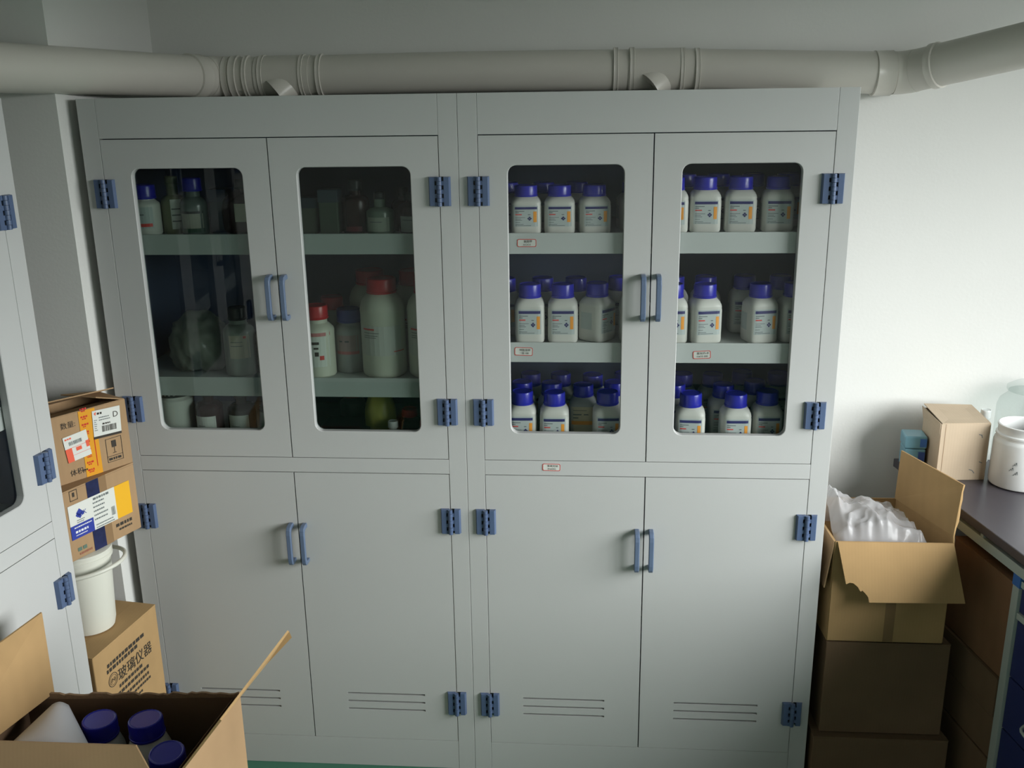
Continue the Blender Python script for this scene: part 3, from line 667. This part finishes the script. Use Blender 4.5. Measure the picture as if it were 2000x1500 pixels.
for ch in t.children:       # the run rests on the cabinets' top panels
    for v_ in ch.data.vertices:
        if v_.co.x < .902 and v_.co.z < 1.8138: v_.co.z = 1.8138

# ------------------------------------------------------------------ closed carton helper
def carton(name, label, corners, z0, z1, m, parts=(), flapgap=True):
    """corners: front-left, front-right, back-right, back-left in plan (world)"""
    c = corners[0]; t = thing(name, label, 'box', (c[0], c[1], z0))
    q = [(p[0] - c[0], p[1] - c[1]) for p in corners]; h = z1 - z0; k = MB()
    k.hexa([(*p, 0) for p in q] + [(*p, h - .004) for p in q]); k.obj('carton_body', m, t, bevel=.002)
    # two top flaps meeting in the middle
    a, b, c2, d = [Vector((*p, h - .002)) for p in q]
    m1, m2 = a.lerp(d, .497), b.lerp(c2, .497); m3, m4 = a.lerp(d, .503), b.lerp(c2, .503)
    k = MB(); k.panel([a, b, m2, m1], .0035); k.obj('flap', m, t)
    k = MB(); k.panel([m3, m4, c2, d], .0035); k.obj('flap', m, t)
    return t
def face_frame(t, p0, p1):
    """print frame on a vertical face from p0 to p1 (world plan), origin at p0, z of the thing"""
    a = Vector((p0[0], p0[1], 0)) - Vector((t.location.x, t.location.y, 0)); d = Vector((p1[0] - p0[0], p1[1] - p0[1], 0)).normalized()
    n = d.cross(Vector((0, 0, 1))); o = a + n * .0004
    return frame(o, d, (0, 0, 1))

# --- left: carton on the floor with glassware lettering
az = math.radians(8.33); d = Vector((math.sin(az), math.cos(az), 0)); nl = Vector((-math.cos(az), math.sin(az), 0))
F1 = Vector((-.815, -.100, 0)); F0 = F1 - d * .262; c = [F0, F1, F1 + nl * .13, F0 + nl * .13]
# the carton reaches under the bucket; its long side faces the camera's right
g = carton('glassware_carton', 'yellow-brown carton on the floor with black glassware lettering, under the white bucket', [(p.x, p.y) for p in c], 0, .549, KRAFT2)
p = Print(face_frame(g, c[0], c[1]))
p.text('玻璃仪器', .152, .449, .036, INK)
for q_, (z_, xa, xb, h_) in enumerate(((.503, .046, .214, .0095), (.489, .042, .218, .0095), (.427, .080, .206, .0085), (.410, .072, .210, .0085), (.392, .060, .208, .0080), (.376, .070, .204, .0065), (.360, .062, .180, .006))):
    p.lines(xa, xb + .02, z_, 1, .02, h_, INK, 1, 30 + q_)
for k_ in range(28):
    a0 = 2 * PI * k_ / 28; a1 = 2 * PI * (k_ + 1) / 28
    for r0, r1 in ((.0165, .0182), (.0125, .0134)):
        p.poly([(.061 + r * math.cos(a), .454 + r * math.sin(a)) for r, a in ((r0, a0), (r1, a0), (r1, a1), (r0, a1))], INK)
p.text('(N)', .061, .454, .014, INK)
p.obj('printed_lettering', g, 'black Chinese glassware lettering with round mark')

# --- white bucket standing on it
bc = (-.926, -.215)
bz = thing('white_bucket', 'white plastic bucket with wire-style plastic handle, standing on the glassware carton', 'bucket', (bc[0], bc[1], .5495))
k = MB(); k.lathe([(.046, 0), (.054, .003), (.058, .02), (.066, .185), (.066, .205)], 36); k.obj('bucket_body', BUCK, bz)
k = MB(); k.lathe([(.066, .190), (.071, .192), (.071, .200), (.0695, .201), (.0695, .207), (.071, .208), (.071, .2145), (.064, .2165), (.0, .2165)], 36, caps=False); k.obj('lid', BUCK, bz)
k = MB(); P = []
for i in range(21):
    a = -PI * .60 + PI * 1.15 * i / 20; P.append((.102 * math.cos(a) * 1.0 - .002, .092 * math.sin(a), .172 + .012 * math.cos(a)))
k.tube(P, .0052, 10); k.obj('handle', BUCK, bz)

# --- two cartons on the bucket
az = math.radians(21); d = Vector((math.sin(az), math.cos(az), 0)); nl = Vector((-math.cos(az), math.sin(az), 0))
F1 = Vector((-.824, -.100, 0)); F0 = F1 - d * .255; c = [F0, F1, F1 + nl * .165, F0 + nl * .165]
lo = carton('labelled_carton', 'brown carton with blue, white and yellow shipping label, lower of two on the white bucket', [(q.x, q.y) for q in c], .7670, .9435, KRAFT)
M_ = face_frame(lo, c[0], c[1]) @ Matrix.Translation((-.019, 0, 0))
k = Print(M_); k.rect(.127, 0, .163, .176, TAPEN); k.obj('tape', lo, 'shiny navy tape'); k = Print(M_); k.rect(.163, .0, .185, .176, TAPEC); k.obj('tape', lo, 'clear brown tape')
p = Print(M_)
LX = .068; LY = .052
p.rect(LX, LY, .205, .137, LABELW, 2); p.rect(.205, LY, .252, .137, YELP, 2)
p.rect(LX, LY, .134, .086, BLUEP, 3); p.lines(.078, .128, .081, 1, .01, .003, WHT, 4, 2); p.lines(.080, .130, .071, 1, .01, .0055, WHT, 4, 3); p.lines(.080, .124, .061, 1, .01, .0022, WHT, 4, 4)
for (x, y, s) in ((.098, .113, .010), (.092, .108, .006), (.106, .109, .006), (.098, .104, .006)): p.poly([(x - s, y), (x, y - s), (x + s, y), (x, y + s)], BLUEP, 3)
p.text('K', .113, .109, .016, BLUEP, 3); p.lines(.088, .116, .096, 2, .005, .002, GREYP, 3, 7)
p.lines(.140, .198, .132, 1, .01, .0055, GREYP, 3, 8); p.lines(.138, .180, .121, 5, .0105, .0036, GREYP, 3, 9); p.lines(.140, .200, .064, 2, .007, .0025, GREYP, 3, 10)
p.bars(.189, .200, .068, .090, GREYP, 3, 3)
p.lines(.197, .262, .040, 1, .01, .008, INK, 1, 12); p.lines(.205, .262, .026, 1, .01, .005, INK, 1, 13)
p.lines(.080, .122, .028, 1, .01, .009, mat('faded_green_ink', (.10, .16, .12), .8), 1, 14); p.lines(.084, .120, .014, 1, .01, .005, mat('faded_red_ink', (.28, .10, .06), .8), 1, 15)
p.rect(.078, .146, .100, .1475, INK); p.rect(.078, .170, .100, .1715, INK); p.rect(.078, .146, .0792, .1715, INK); p.rect(.0988, .146, .100, .1715, INK); p.rect(.086, .155, .092, .166, INK)
p.obj('shipping_label', lo, 'white and yellow label with blue logo')
az = math.radians(32); d = Vector((math.sin(az), math.cos(az), 0)); nl = Vector((-math.cos(az), math.sin(az), 0))
F1 = Vector((-.826, -.100, 0)); F0 = F1 - d * .235; c = [F0, F1, F1 + nl * .115, F0 + nl * .115]
up = thing('labelled_carton', 'brown carton with yellow tape and two white labels, its top flaps half open', 'box', (F0.x, F0.y, .9440))
hh = .164; q = [p_ - F0 for p_ in c]; k = MB(); th = .003
def wallp(k, a, b, h, inw, m=0):
    a, b = Vector(a), Vector(b); k.panel([a, b, b + Vector((0, 0, h)), a + Vector((0, 0, h))], th, m)
k.panel([q[0], q[1], q[2], q[3]], th); [wallp(k, q[i], q[(i + 1) % 4], hh, 0) for i in range(4)]
k.obj('carton_body', KRAFT, up)
Hh = Vector((0, 0, hh))
k = MB(); k.panel([q[0] + Hh, q[1] + Hh, q[1] + Hh + nl * .058 + Vector((0, 0, -.010)), q[0] + Hh + nl * .058 + Vector((0, 0, -.010))], th); k.obj('flap', KRAFT, up)
k = MB(); k.panel([q[3] + Hh, q[2] + Hh, q[2] + Hh - nl * .075 + Vector((0, 0, .022)), q[3] + Hh - nl * .075 - d * .0 + Vector((0, 0, .030))], th); k.obj('flap', KRAFT, up)
k = MB(); k.panel([q[1] + Hh, q[2] + Hh, q[2] + Hh - d * .10 + nl * -.01 + Vector((0, 0, .018)), q[1] + Hh - d * .06 + nl * .02 + Vector((0, 0, .016))], th); k.obj('flap', KRAFT, up)
M_ = face_frame(up, c[0], c[1]); M_ = M_ @ Matrix.Translation((-.015, 0, .0016))
p = Print(M_)
p.rect(.128, .0, .170, hh, TAPEY, 1)
for i in range(9):
    yy = .008 + i * .019; p.lines(.133, .150, yy + .010, 1, .01, .0045, TAPER, 2, 40 + i); p.lines(.136, .148, yy + .004, 1, .01, .003, TAPER, 2, 60 + i)
p.rect(.158, .02, .160, .09, TAPER, 2)
p.obj('tape', up, 'yellow-orange tape with red print')
p = Print(M_)
p.text('数量:', .100, .138, .017, INK, 1); p.obj('printed_lettering', up); p = Print(M_); p.text('体积:', .108, .020, .017, INK, 1); p.lines(.120, .140, .022, 1, .01, .004, INK, 3, 4)
p.obj('printed_lettering', up)
p = Print(M_ @ Matrix.Translation((.1145, .083, .0012)) @ Matrix.Rotation(.10, 4, 'Z'))
p.rect(-.030, -.032, .030, .032, LABELW, 1); p.rect(-.030, -.032, -.014, .001, ORR, 2); p.rect(-.004, -.010, .010, -.001, ORR, 2); p.rect(.022, -.010, .030, .006, ORR, 2)
p.bars(-.018, .014, .008, .017, GREYP, 2, 5); p.lines(-.026, -.008, .027, 1, .01, .004, ORR, 2, 3); p.rect(-.030, .001, .030, .0018, ORR, 2); p.rect(-.014, -.018, .030, -.0173, ORR, 2)
p.obj('shipping_label', up, 'white label with orange-red blocks and barcode')
p = Print(M_ @ Matrix.Translation((.196, .122, .0016)) @ Matrix.Rotation(-.05, 4, 'Z'))
p.rect(-.036, -.033, .036, .033, LABELW, 1); p.rect(-.036, -.037, .036, -.031, INK, 2); p.text('D', .023, .014, .020, INK, 2)
p.lines(-.024, -.004, .027, 1, .01, .005, INK, 2, 3); p.poly([(-.032, .026), (-.026, .030), (-.028, .020)], ORR, 2); p.lines(-.020, .010, .015, 2, .006, .0024, GREYP, 2, 5)
p.lines(-.012, .008, -.001, 1, .01, .004, INK, 2, 6); p.bars(-.014, .024, -.023, -.008, INK, 2, 7); p.lines(-.033, -.025, .010, 6, .005, .0018, GREYP, 2, 8)
p.obj('shipping_label', up, 'white label with a large letter D and barcode')
p = Print(M_)
x0, x1, y0, y1 = .186, .228, .018, .078; e = .0012
for r in ((x0, y0, x1, y0 + e), (x0, y1 - e, x1, y1), (x0, y0, x0 + e, y1), (x1 - e, y0, x1, y1), (x0, y0 + .014, x1, y0 + .014 + e)): p.rect(*r, INK, 1)
p.rect(.201, .054, .213, .071, INK, 1); p.rect(.2065, .040, .2078, .054, INK, 1); p.rect(.202, .039, .212, .0405, INK, 1); p.lines(.190, .224, y0 + .0105, 1, .01, .006, INK, 1, 2)
p.obj('printed_lettering', up, 'fragile goblet symbol')

# ------------------------------------------------------------------ front left: open carton of bottles
B = [Vector(v) for v in ((-.861, -.617, 0), (-.411, -.590, 0), (-.440, -.870, 0), (-.845, -.890, 0))]   # back-left, back-right, front-right, front-left
o0 = B[0]; zr = .62; zb = .36
sup = carton('brown_carton', 'closed brown carton on the floor below the open carton of blue-capped bottles', [(B[3].x, B[3].y), (B[2].x, B[2].y), (B[1].x, B[1].y), (B[0].x, B[0].y)], 0, zb, KRAFT)
oc = thing('open_carton', 'open brown carton of blue-capped bottles in the lower left foreground', 'box', (o0.x, o0.y, zb + .004))
L = [b - o0 for b in B]; hh = zr - zb; th = .0045
k = MB(); k.panel(L, th)
for i in range(4):
    a, b = L[i], L[(i + 1) % 4]; k.panel([a, b, b + Vector((0, 0, hh)), a + Vector((0, 0, hh))], th)
ob = k.obj('carton_body', KRAFT, oc)
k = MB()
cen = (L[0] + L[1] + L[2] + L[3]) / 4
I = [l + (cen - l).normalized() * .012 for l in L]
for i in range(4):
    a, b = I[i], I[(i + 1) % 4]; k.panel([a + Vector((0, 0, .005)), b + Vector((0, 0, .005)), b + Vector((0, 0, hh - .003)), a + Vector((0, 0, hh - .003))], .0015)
k.obj('inner_shade_liner', KRAFTD, oc, label='shade-darkened inner faces of the carton')  # shade in the carton put into darker inner sheets
def ragged(a, b, up_, n=22, amp=.004, seed=1):
    rr = random.Random(seed); return [a.lerp(b, i / n) + up_ * (rr.uniform(-amp, amp)) for i in range(n + 1)]
Hh = Vector((0, 0, hh))
# torn back rim
k = MB(); rim = ragged(L[0] + Hh, L[1] + Hh, Vector((0, 0, 1)), 46, .0035, 4); pts = [L[0] + Hh - Vector((0, 0, .012))] + [r + Vector((0, 0, .004)) for r in rim] + [L[1] + Hh - Vector((0, 0, .012))]
k.panel(pts, .0055); k.obj('torn_rim', KEDGE, oc)
v = Vector((.600, -.067, .797))
fr = [L[2] + Hh, L[1] + Hh, L[1] + Hh + v * .10 + Vector((.004, .0, -.002)), L[1] + Hh + v * .185 + Vector((.012, .004, -.004))] + ragged(L[1] + Hh + v * .20, L[2] + Hh + v * .19, v, 12, .003, 5)
k = MB(); k.panel(fr, .004); k.obj('flap', KRAFT2, oc)
fb = [L[3] + Hh + Vector((.01, 0, 0)), L[2] + Hh + Vector((-.02, 0, 0)), Vector((-.494, -.8645, .70 - zb)) - Vector((o0.x, o0.y, 0)), Vector((-.80, -.8665, .70 - zb)) - Vector((o0.x, o0.y, 0))]
k = MB(); k.panel(fb, .004); k.obj('flap', KRAFT, oc)
zz = Vector((o0.x, o0.y, zb))
fl = [Vector((-.865, -.880, .62)) - zz, Vector((-.861, -.640, .62)) - zz, Vector((-.800, -.603, .620)) - zz, Vector((-.800, -.600, .805)) - zz, Vector((-.820, -.730, .805)) - zz, Vector((-.845, -.880, .805)) - zz]
k = MB(); k.add(fl, [(0, 1, 2), (0, 2, 3, 4), (0, 4, 5)]); o_ = k.obj('flap', KRAFT2, oc); sm = o_.modifiers.new('s', 'SOLIDIFY'); sm.thickness = .004
def cap_bottle(x, y, ztop, label, tilt=(0, 0), R_=.044, h=.20):
    t = thing('reagent_bottle', label, 'bottle', (x, y, ztop - h), 0, 'bottles in the open carton'); t.rotation_euler = (tilt[0], tilt[1], 0)
    m = MB(); m.lathe([(R_ * .9, 0), (R_, .005), (R_, h - .075), (R_ * .97, h - .066), (R_ * .8, h - .045), (.031, h - .036), (.031, h - .02)], 36); m.obj('bottle_body', HDPE, t)
    cap_mb(.035, h - .037, .037).obj('cap', CAPB, t)
for x, y, zt, tl, l in ((-.676, -.670, .618, (.03, .04), 'bottle with blue cap at the back of the open carton, left of two'),
                        (-.572, -.670, .618, (.0, -.02), 'bottle with blue cap at the back of the open carton, right of two'),
                        (-.494, -.748, .618, (.10, .02), 'bottle with blue cap nearest the right flap of the open carton'),
                        (-.570, -.820, .612, (.0, .0), 'bottle with blue cap at the bottom edge of the photo in the open carton'),
                        (-.706, -.768, .590, (.0, .0), 'bottle with blue cap half under the white paper in the open carton')):
    cap_bottle(x, y, zt, l, tl)
k = MB(); gx = 12; gy = 6; vs = []
A0, A1, A2, A3 = Vector((-.815, -.762, .606)), Vector((-.632, -.772, .610)), Vector((-.750, -.640, .622)), Vector((-.785, -.640, .622))
for j in range(gy + 1):
    for i in range(gx + 1):
        u, v_ = i / gx, j / gy; p_ = A0.lerp(A1, u).lerp(A3.lerp(A2, u), v_); p_.z += .022 * math.sin(PI * u) * math.sin(PI * min(1, v_ * .8 + .1)) ; vs.append(p_)
k.add(vs, [(j * (gx + 1) + i, j * (gx + 1) + i + 1, (j + 1) * (gx + 1) + i + 1, (j + 1) * (gx + 1) + i) for j in range(gy) for i in range(gx)], 0, True)
o_ = k.obj('paper_sheet', PAPER); tag(o_, 'bent white paper sheet lying on the bottles in the open carton', 'paper'); sm = o_.modifiers.new('s', 'SOLIDIFY'); sm.thickness = .0006

# ------------------------------------------------------------------ right: stack of three cartons
c = [(.925, .0), (1.205, .0), (1.155, .27), (.918, .27)]
cb = carton('brown_carton', 'wide shade-darkened brown carton on the floor, bottom of the stack beside the right cabinet', [(.912, -.02), (1.262, -.02), (1.215, .36), (.912, .36)], 0, .158, KRAFTS)
cm = carton('brown_carton', 'shade-darkened brown carton in the middle of the stack beside the right cabinet', [(.930, .0), (1.245, .0), (1.205, .30), (.922, .30)], .160, .432, KRAFTS)
oc = thing('open_carton', 'open brown carton full of clear plastic, topmost of the stack beside the right cabinet', 'box', (.93, 0, .4375))
L = [Vector(v_) for v_ in ((0, 0, 0), (.290, 0, 0), (.236, .285, 0), (-.012, .285, 0))]; hh = .280; Hh = Vector((0, 0, hh)); th = .0045
k = MB(); k.panel(L, th)
for i in range(4):
    a, b = L[i], L[(i + 1) % 4]; k.panel([a, b, b + Hh, a + Hh], th)
k.obj('carton_body', KRAFT2, oc)
# front flap hanging outwards, with a torn corner
x0, x1 = .0, .300; ds = Vector((0, -.055, -.135))
def fp(u, v_): return Vector((x0 + .005 + (.284 - .0) * u + .022 * v_ * (u - .0), -.003, hh)) + ds * v_
pts = [fp(0, 0), fp(1, 0), fp(1.0, 1), fp(.24, 1.02), fp(.235, .93), fp(.21, .86), fp(.19, .82), fp(.175, .84), fp(.155, .76), fp(.12, .70), fp(.09, .69), fp(.06, .72)]
k = MB(); k.panel(pts, .004); k.obj('flap', KRAFT2, oc)
# right flap standing up
P_ = [L[1] + Hh, L[2] + Hh + Vector((-.003, .0, -.0)), Vector((1.166 - .93, .282, .860 - .437)), Vector((1.226 - .93, -.004, .876 - .437))]
rr = random.Random(3); e_ = [P_[3].lerp(P_[0], i / 8) + Vector((.0 + rr.uniform(-.003, .003), 0, 0)) for i in range(1, 8)]
k = MB(); k.panel([P_[0], P_[1], P_[2], P_[3]] + e_, .004); k.obj('flap', KRAFT2, oc)
# back flap folded down inside / left flap hanging between carton and cabinet
k = MB(); k.panel([L[0] + Hh + Vector((-.002, 0, 0)), L[3] + Hh + Vector((-.002, 0, 0)), L[3] + Vector((-.006, 0, hh - .12)), L[0] + Vector((-.018, 0, hh - .13))], .003); k.obj('flap', KRAFT, oc)
k = MB(); k.panel([L[3] + Hh, L[2] + Hh, L[2] + Hh + Vector((.0, .02, -.12)), L[3] + Hh + Vector((.0, .02, -.12))], .003); k.obj('flap', KRAFT, oc)
k = MB(); k.box(.14, .165, -.0028, -.0024, 0, .278); k.obj('tape', TAPEC, oc)
from mathutils import noise as NZ
gx, gy = 84, 70; vs = []; X0, X1, Y0, Y1 = .938, 1.190, .010, .262
for j in range(gy + 1):
    for i in range(gx + 1):
        u, v_ = i / gx, j / gy; xl = X0 + (.0) * v_; xr = 1.212 - .052 * v_ * 1.0
        x = xl + (xr - .008 - xl) * u; y = Y0 + (Y1 - Y0) * v_
        env = min(1, 5 * u + .55) * min(1, 6 * (1 - u)) * min(1, 7 * v_) * min(1, 5 * (1 - v_))
        hgt = .052 * math.exp(-((x - 1.045) / .060) ** 2 - ((y - .11) / .07) ** 2) + .115 * math.exp(-((x - .925) / .035) ** 2 - ((y - .15) / .07) ** 2) + .035 * math.exp(-((x - .96) / .06) ** 2 - ((y - .17) / .09) ** 2)
        q = Vector((x * 10, y * 10, 2.2)); r1 = 1 - 2 * abs(NZ.noise(q)); r2 = 1 - 2 * abs(NZ.noise(q * 2.1 + Vector((5, 1, 0)))); r3 = 1 - 2 * abs(NZ.noise(q * 4.3))
        vs.append((x, y, .655 + env * (.052 + hgt + .016 * r1 + .011 * r2 + .006 * r3)))
k = MB(); k.add(vs, [(j * (gx + 1) + i, j * (gx + 1) + i + 1, (j + 1) * (gx + 1) + i + 1, (j + 1) * (gx + 1) + i) for j in range(gy) for i in range(gx)], 0, True)
me = k.mesh('plastic_bag', [BAG]); o_ = bpy.data.objects.new('plastic_bag', me); COL.objects.link(o_); tag(o_, 'crumpled clear plastic bags heaped in the open carton beside the right cabinet', 'bag')

# ------------------------------------------------------------------ laboratory bench on the right
S_ = .165
def ex(y, off=0): return 1.283 - S_ * y + off
tb = thing('lab_bench', 'black-topped laboratory bench with grey frame along the right side', 'bench', (1.35, -.1, 0))
def W(p): return (p[0] - 1.35, p[1] + .1, p[2])
yb, yf = .463, -1.35
k = MB(); k.hexa([W((ex(yf), yf, .745)), W((2.46, yf, .745)), W((2.46, yb, .745)), W((ex(yb), yb, .745)), W((ex(yf), yf, .77)), W((2.46, yf, .77)), W((2.46, yb, .77)), W((ex(yb), yb, .77))]); k.obj('worktop', TOPM, tb, bevel=.002)
def rail(y0, y1, z0, z1, off, w=.03): 
    k = MB(); k.hexa([W((ex(y0, off), y0, z0)), W((ex(y0, off + w), y0, z0)), W((ex(y1, off + w), y1, z0)), W((ex(y1, off), y1, z0)), W((ex(y0, off), y0, z1)), W((ex(y0, off + w), y0, z1)), W((ex(y1, off + w), y1, z1)), W((ex(y1, off), y1, z1))]); return k
rail(yf, yb - .03, .703, .728, .012).obj('frame_rail', STEEL, tb, bevel=.001)
for yy in (.02, -.35, -.8): rail(yy - .006, yy + .006, .728, .745, .014, .012).obj('rail_spacer', STEEL, tb)
rail(.22, .25, 0, .703, .012).obj('frame_leg', STEEL, tb)
for x in (2.44,):
    for yy in (-1.33, .42): 
        k = MB(); k.box(x - .015 - 1.35, x + .015 - 1.35, yy + .1, yy + .13, 0, .745); k.obj('frame_leg', STEEL, tb)
# drawer unit under it
du = thing('drawer_unit', 'navy blue drawer unit with grey frame and wire handles under the black worktop', 'drawers', (1.35, -.1, 0))
def Q(y0, y1, z0, z1, o0, o1, name, m, par=du, bev=.0008, off=(0, 0, 0)):
    k = MB(); k.hexa([W((ex(y0, o0), y0, z0)), W((ex(y0, o1), y0, z0)), W((ex(y1, o1), y1, z0)), W((ex(y1, o0), y1, z0)), W((ex(y0, o0), y0, z1)), W((ex(y0, o1), y0, z1)), W((ex(y1, o1), y1, z1)), W((ex(y1, o0), y1, z1))]); return k.obj(name, m, par, bevel=bev)
yp = -.120
Q(yp - .024, yp, 0, .672, .016, .046, 'frame_post', STEEL); Q(yp - .026, yp + .002, .672, .702, .015, .047, 'corner_connector', CONN)
Q(-1.30, -1.276, 0, .702, .016, .046, 'frame_post', STEEL); Q(-.69, -.666, .0, .675, .016, .046, 'frame_post', STEEL)
Q(-1.28, yp - .026, .676, .692, .018, .046, 'frame_rail', STEEL); Q(-1.28, yp - .026, .594, .610, .018, .046, 'frame_rail', STEEL); Q(-1.28, yp - .026, .05, .065, .018, .046, 'frame_rail', STEEL)
Q(-1.28, yp - .004, .04, .69, .048, .50, 'carcass', DRAW)
for y1, y0 in ((yp - .027, -.664), (-.692, -1.274)):
    for z0, z1, hd in ((.613, .673, False), (.440, .590, True), (.296, .436, True), (.070, .292, True)):
        f_ = Q(y0, y1, z0, z1, .022, .046, 'drawer', DRAW)
        if hd:
            zc = (z0 + z1) / 2; ym = y1 - .10; k = MB()
            pts = []
            for a in range(17):
                th_ = PI * a / 16; pts.append(W((ex(ym - .055 + .055 * math.cos(th_), .020 - .028 * min(1, 1.6 * math.sin(th_))), ym - .055 + .055 * math.cos(th_), zc + .01 - .016 * math.sin(th_))))
            k.tube(pts, .004, 8); k.obj('handle', STEEL, f_)
# cartons under the bench, browns darkened in place of shade
def ub(name, label, y0, y1, z0, z1, m, x_off=.03, depth=.3):
    return carton(name, label, [(ex(y0, x_off), y0), (ex(y0, x_off + depth), y0), (ex(y1, x_off + depth), y1), (ex(y1, x_off), y1)], z0, z1, m)
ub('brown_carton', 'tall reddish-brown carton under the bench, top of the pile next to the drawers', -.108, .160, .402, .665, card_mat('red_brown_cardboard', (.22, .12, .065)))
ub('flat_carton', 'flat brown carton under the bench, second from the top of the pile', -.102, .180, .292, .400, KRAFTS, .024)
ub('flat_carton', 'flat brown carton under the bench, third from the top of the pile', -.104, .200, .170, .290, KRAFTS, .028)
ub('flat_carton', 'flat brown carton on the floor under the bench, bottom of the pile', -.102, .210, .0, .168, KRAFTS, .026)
gp = ub('green_packet', 'small dark green packet standing behind the pile of cartons under the bench', .260, .320, .0, .330, DGRN, .0, .10)
k = MB(); k.box(-.001, .0, .01, .014, .16, .25); k.obj('white_stripe', LABEL, gp)

# ------------------------------------------------------------------ things on the bench
bx = [Vector(v_) for v_ in ((1.268, .293, 0), (1.401, .302, 0), (1.409, .462, 0), (1.272, .440, 0))]
kb = thing('kraft_box', 'small pale brown cardboard box standing on the black worktop', 'box', (bx[0].x, bx[0].y, .771))
L = [b - bx[0] for b in bx]; Hh = Vector((0, 0, .163)); k = MB(); k.panel(L, .002)
for i in range(4): k.panel([L[i], L[(i + 1) % 4], L[(i + 1) % 4] + Hh, L[i] + Hh], .0025)
k.obj('carton_body', KRAFT3, kb)
k = MB(); k.panel([L[0] + Hh + Vector((.002, 0, .001)), L[1] + Hh + Vector((0, 0, .001)), L[2] + Hh + Vector((0, 0, .003)), L[3] + Hh + Vector((-.004, 0, .012))], .002); k.obj('lid', KRAFT3, kb)
k = MB(); k.panel([L[0] + Hh - Vector((.0015, 0, .03)), L[3] + Hh - Vector((.0015, 0, .03)), L[3] + Hh + Vector((-.008, 0, .006)), L[0] + Hh + Vector((-.002, 0, .001))], .0015); k.obj('side_flap', KRAFT3, kb)
p = Print(frame(Vector((0, -.0016, 0)), L[1], (0, 0, 1)))
for x, y, s in ((.104, .130, .4), (.108, .126, -.5), (.088, .028, .4), (.096, .022, -.2), (.113, .050, .3)): p.rect(x, y, x + .010, y + .0022, GREYP, 1, -.7 + s)
p.rect(.012, 0, .0128, .163, TAPEC, 1); p.obj('pen_marks', kb, 'small dark pen marks')
bb = thing('blue_case', 'small light blue plastic case behind the kraft box on the worktop', 'case', (1.238, .400, .771), math.radians(-6))
k = MB(); k.box(-.030, .026, -.032, .032, 0, .062); k.obj('case_body', LBLUE, bb, bevel=.004)
k = MB(); k.box(-.032, .028, -.034, .034, .063, .100); k.obj('lid', LBLUE, bb, bevel=.005)
p = Print(frame((0, -.0344, 0), (1, 0, 0), (0, 0, 1))); p.rect(.008, .070, .026, .094, CONN); p.rect(.006, .012, .024, .055, DBLUE); p.obj('sticker', bb, 'darker blue sticker')
tbn = thing('plastic_tub', 'open white plastic tub standing on the worktop at the right edge', 'tub', (1.482, .277, .771))
k = MB(); k.lathe([(.068, 0), (.074, .003), (.076, .010), (.0745, .122), (.0725, .130), (.0685, .134), (.0685, .139), (.071, .141), (.071, .146), (.0665, .149), (.0665, .164), (.068, .166), (.068, .171), (.064, .172), (.0625, .168), (.0625, .14), (.070, .125), (.071, .01), (.0, .008)], 48, caps=False); k.obj('tub_body', WHITEP, tbn)
p = MB(); 
for a, z_ in ((-2.25, .07), (-2.35, .055), (-2.2, .045)):
    for q_ in range(3):
        aa = a + q_ * .05; p.add([(.0762 * math.cos(aa), .0762 * math.sin(aa), z_ + q_ * .006), (.0762 * math.cos(aa + .05), .0762 * math.sin(aa + .05), z_ + .003), (.0762 * math.cos(aa + .04), .0762 * math.sin(aa + .04), z_ + .006 + q_ * .004)], [(0, 1, 2)])
p.obj('scuff_mark', GREYP, tbn)
jr = thing('glass_jar', 'large clear glass jar behind the white tub at the right edge', 'jar', (1.557, .427, .771)); jr.scale = (.92, .92, .93)
k = MB(); k.lathe([(.080, 0), (.092, .004), (.094, .015), (.094, .185), (.088, .205), (.070, .222), (.066, .228), (.066, .235)], 40); k.obj('jar_body', JARG, jr)
k = MB(); k.lathe([(.070, .236), (.072, .240), (.072, .248), (.050, .262), (.015, .266), (.012, .270), (.016, .282), (.008, .288)], 40); k.obj('lid', JARG, jr)
bottle('small_bottle', 'small white-capped bottle behind the right corner of the kraft box', 'bottle', (1.447, .450, .771), rnd(.020, .135, .012, .02, .10), HDPE, (.0145, .130, .026), WHITEP)
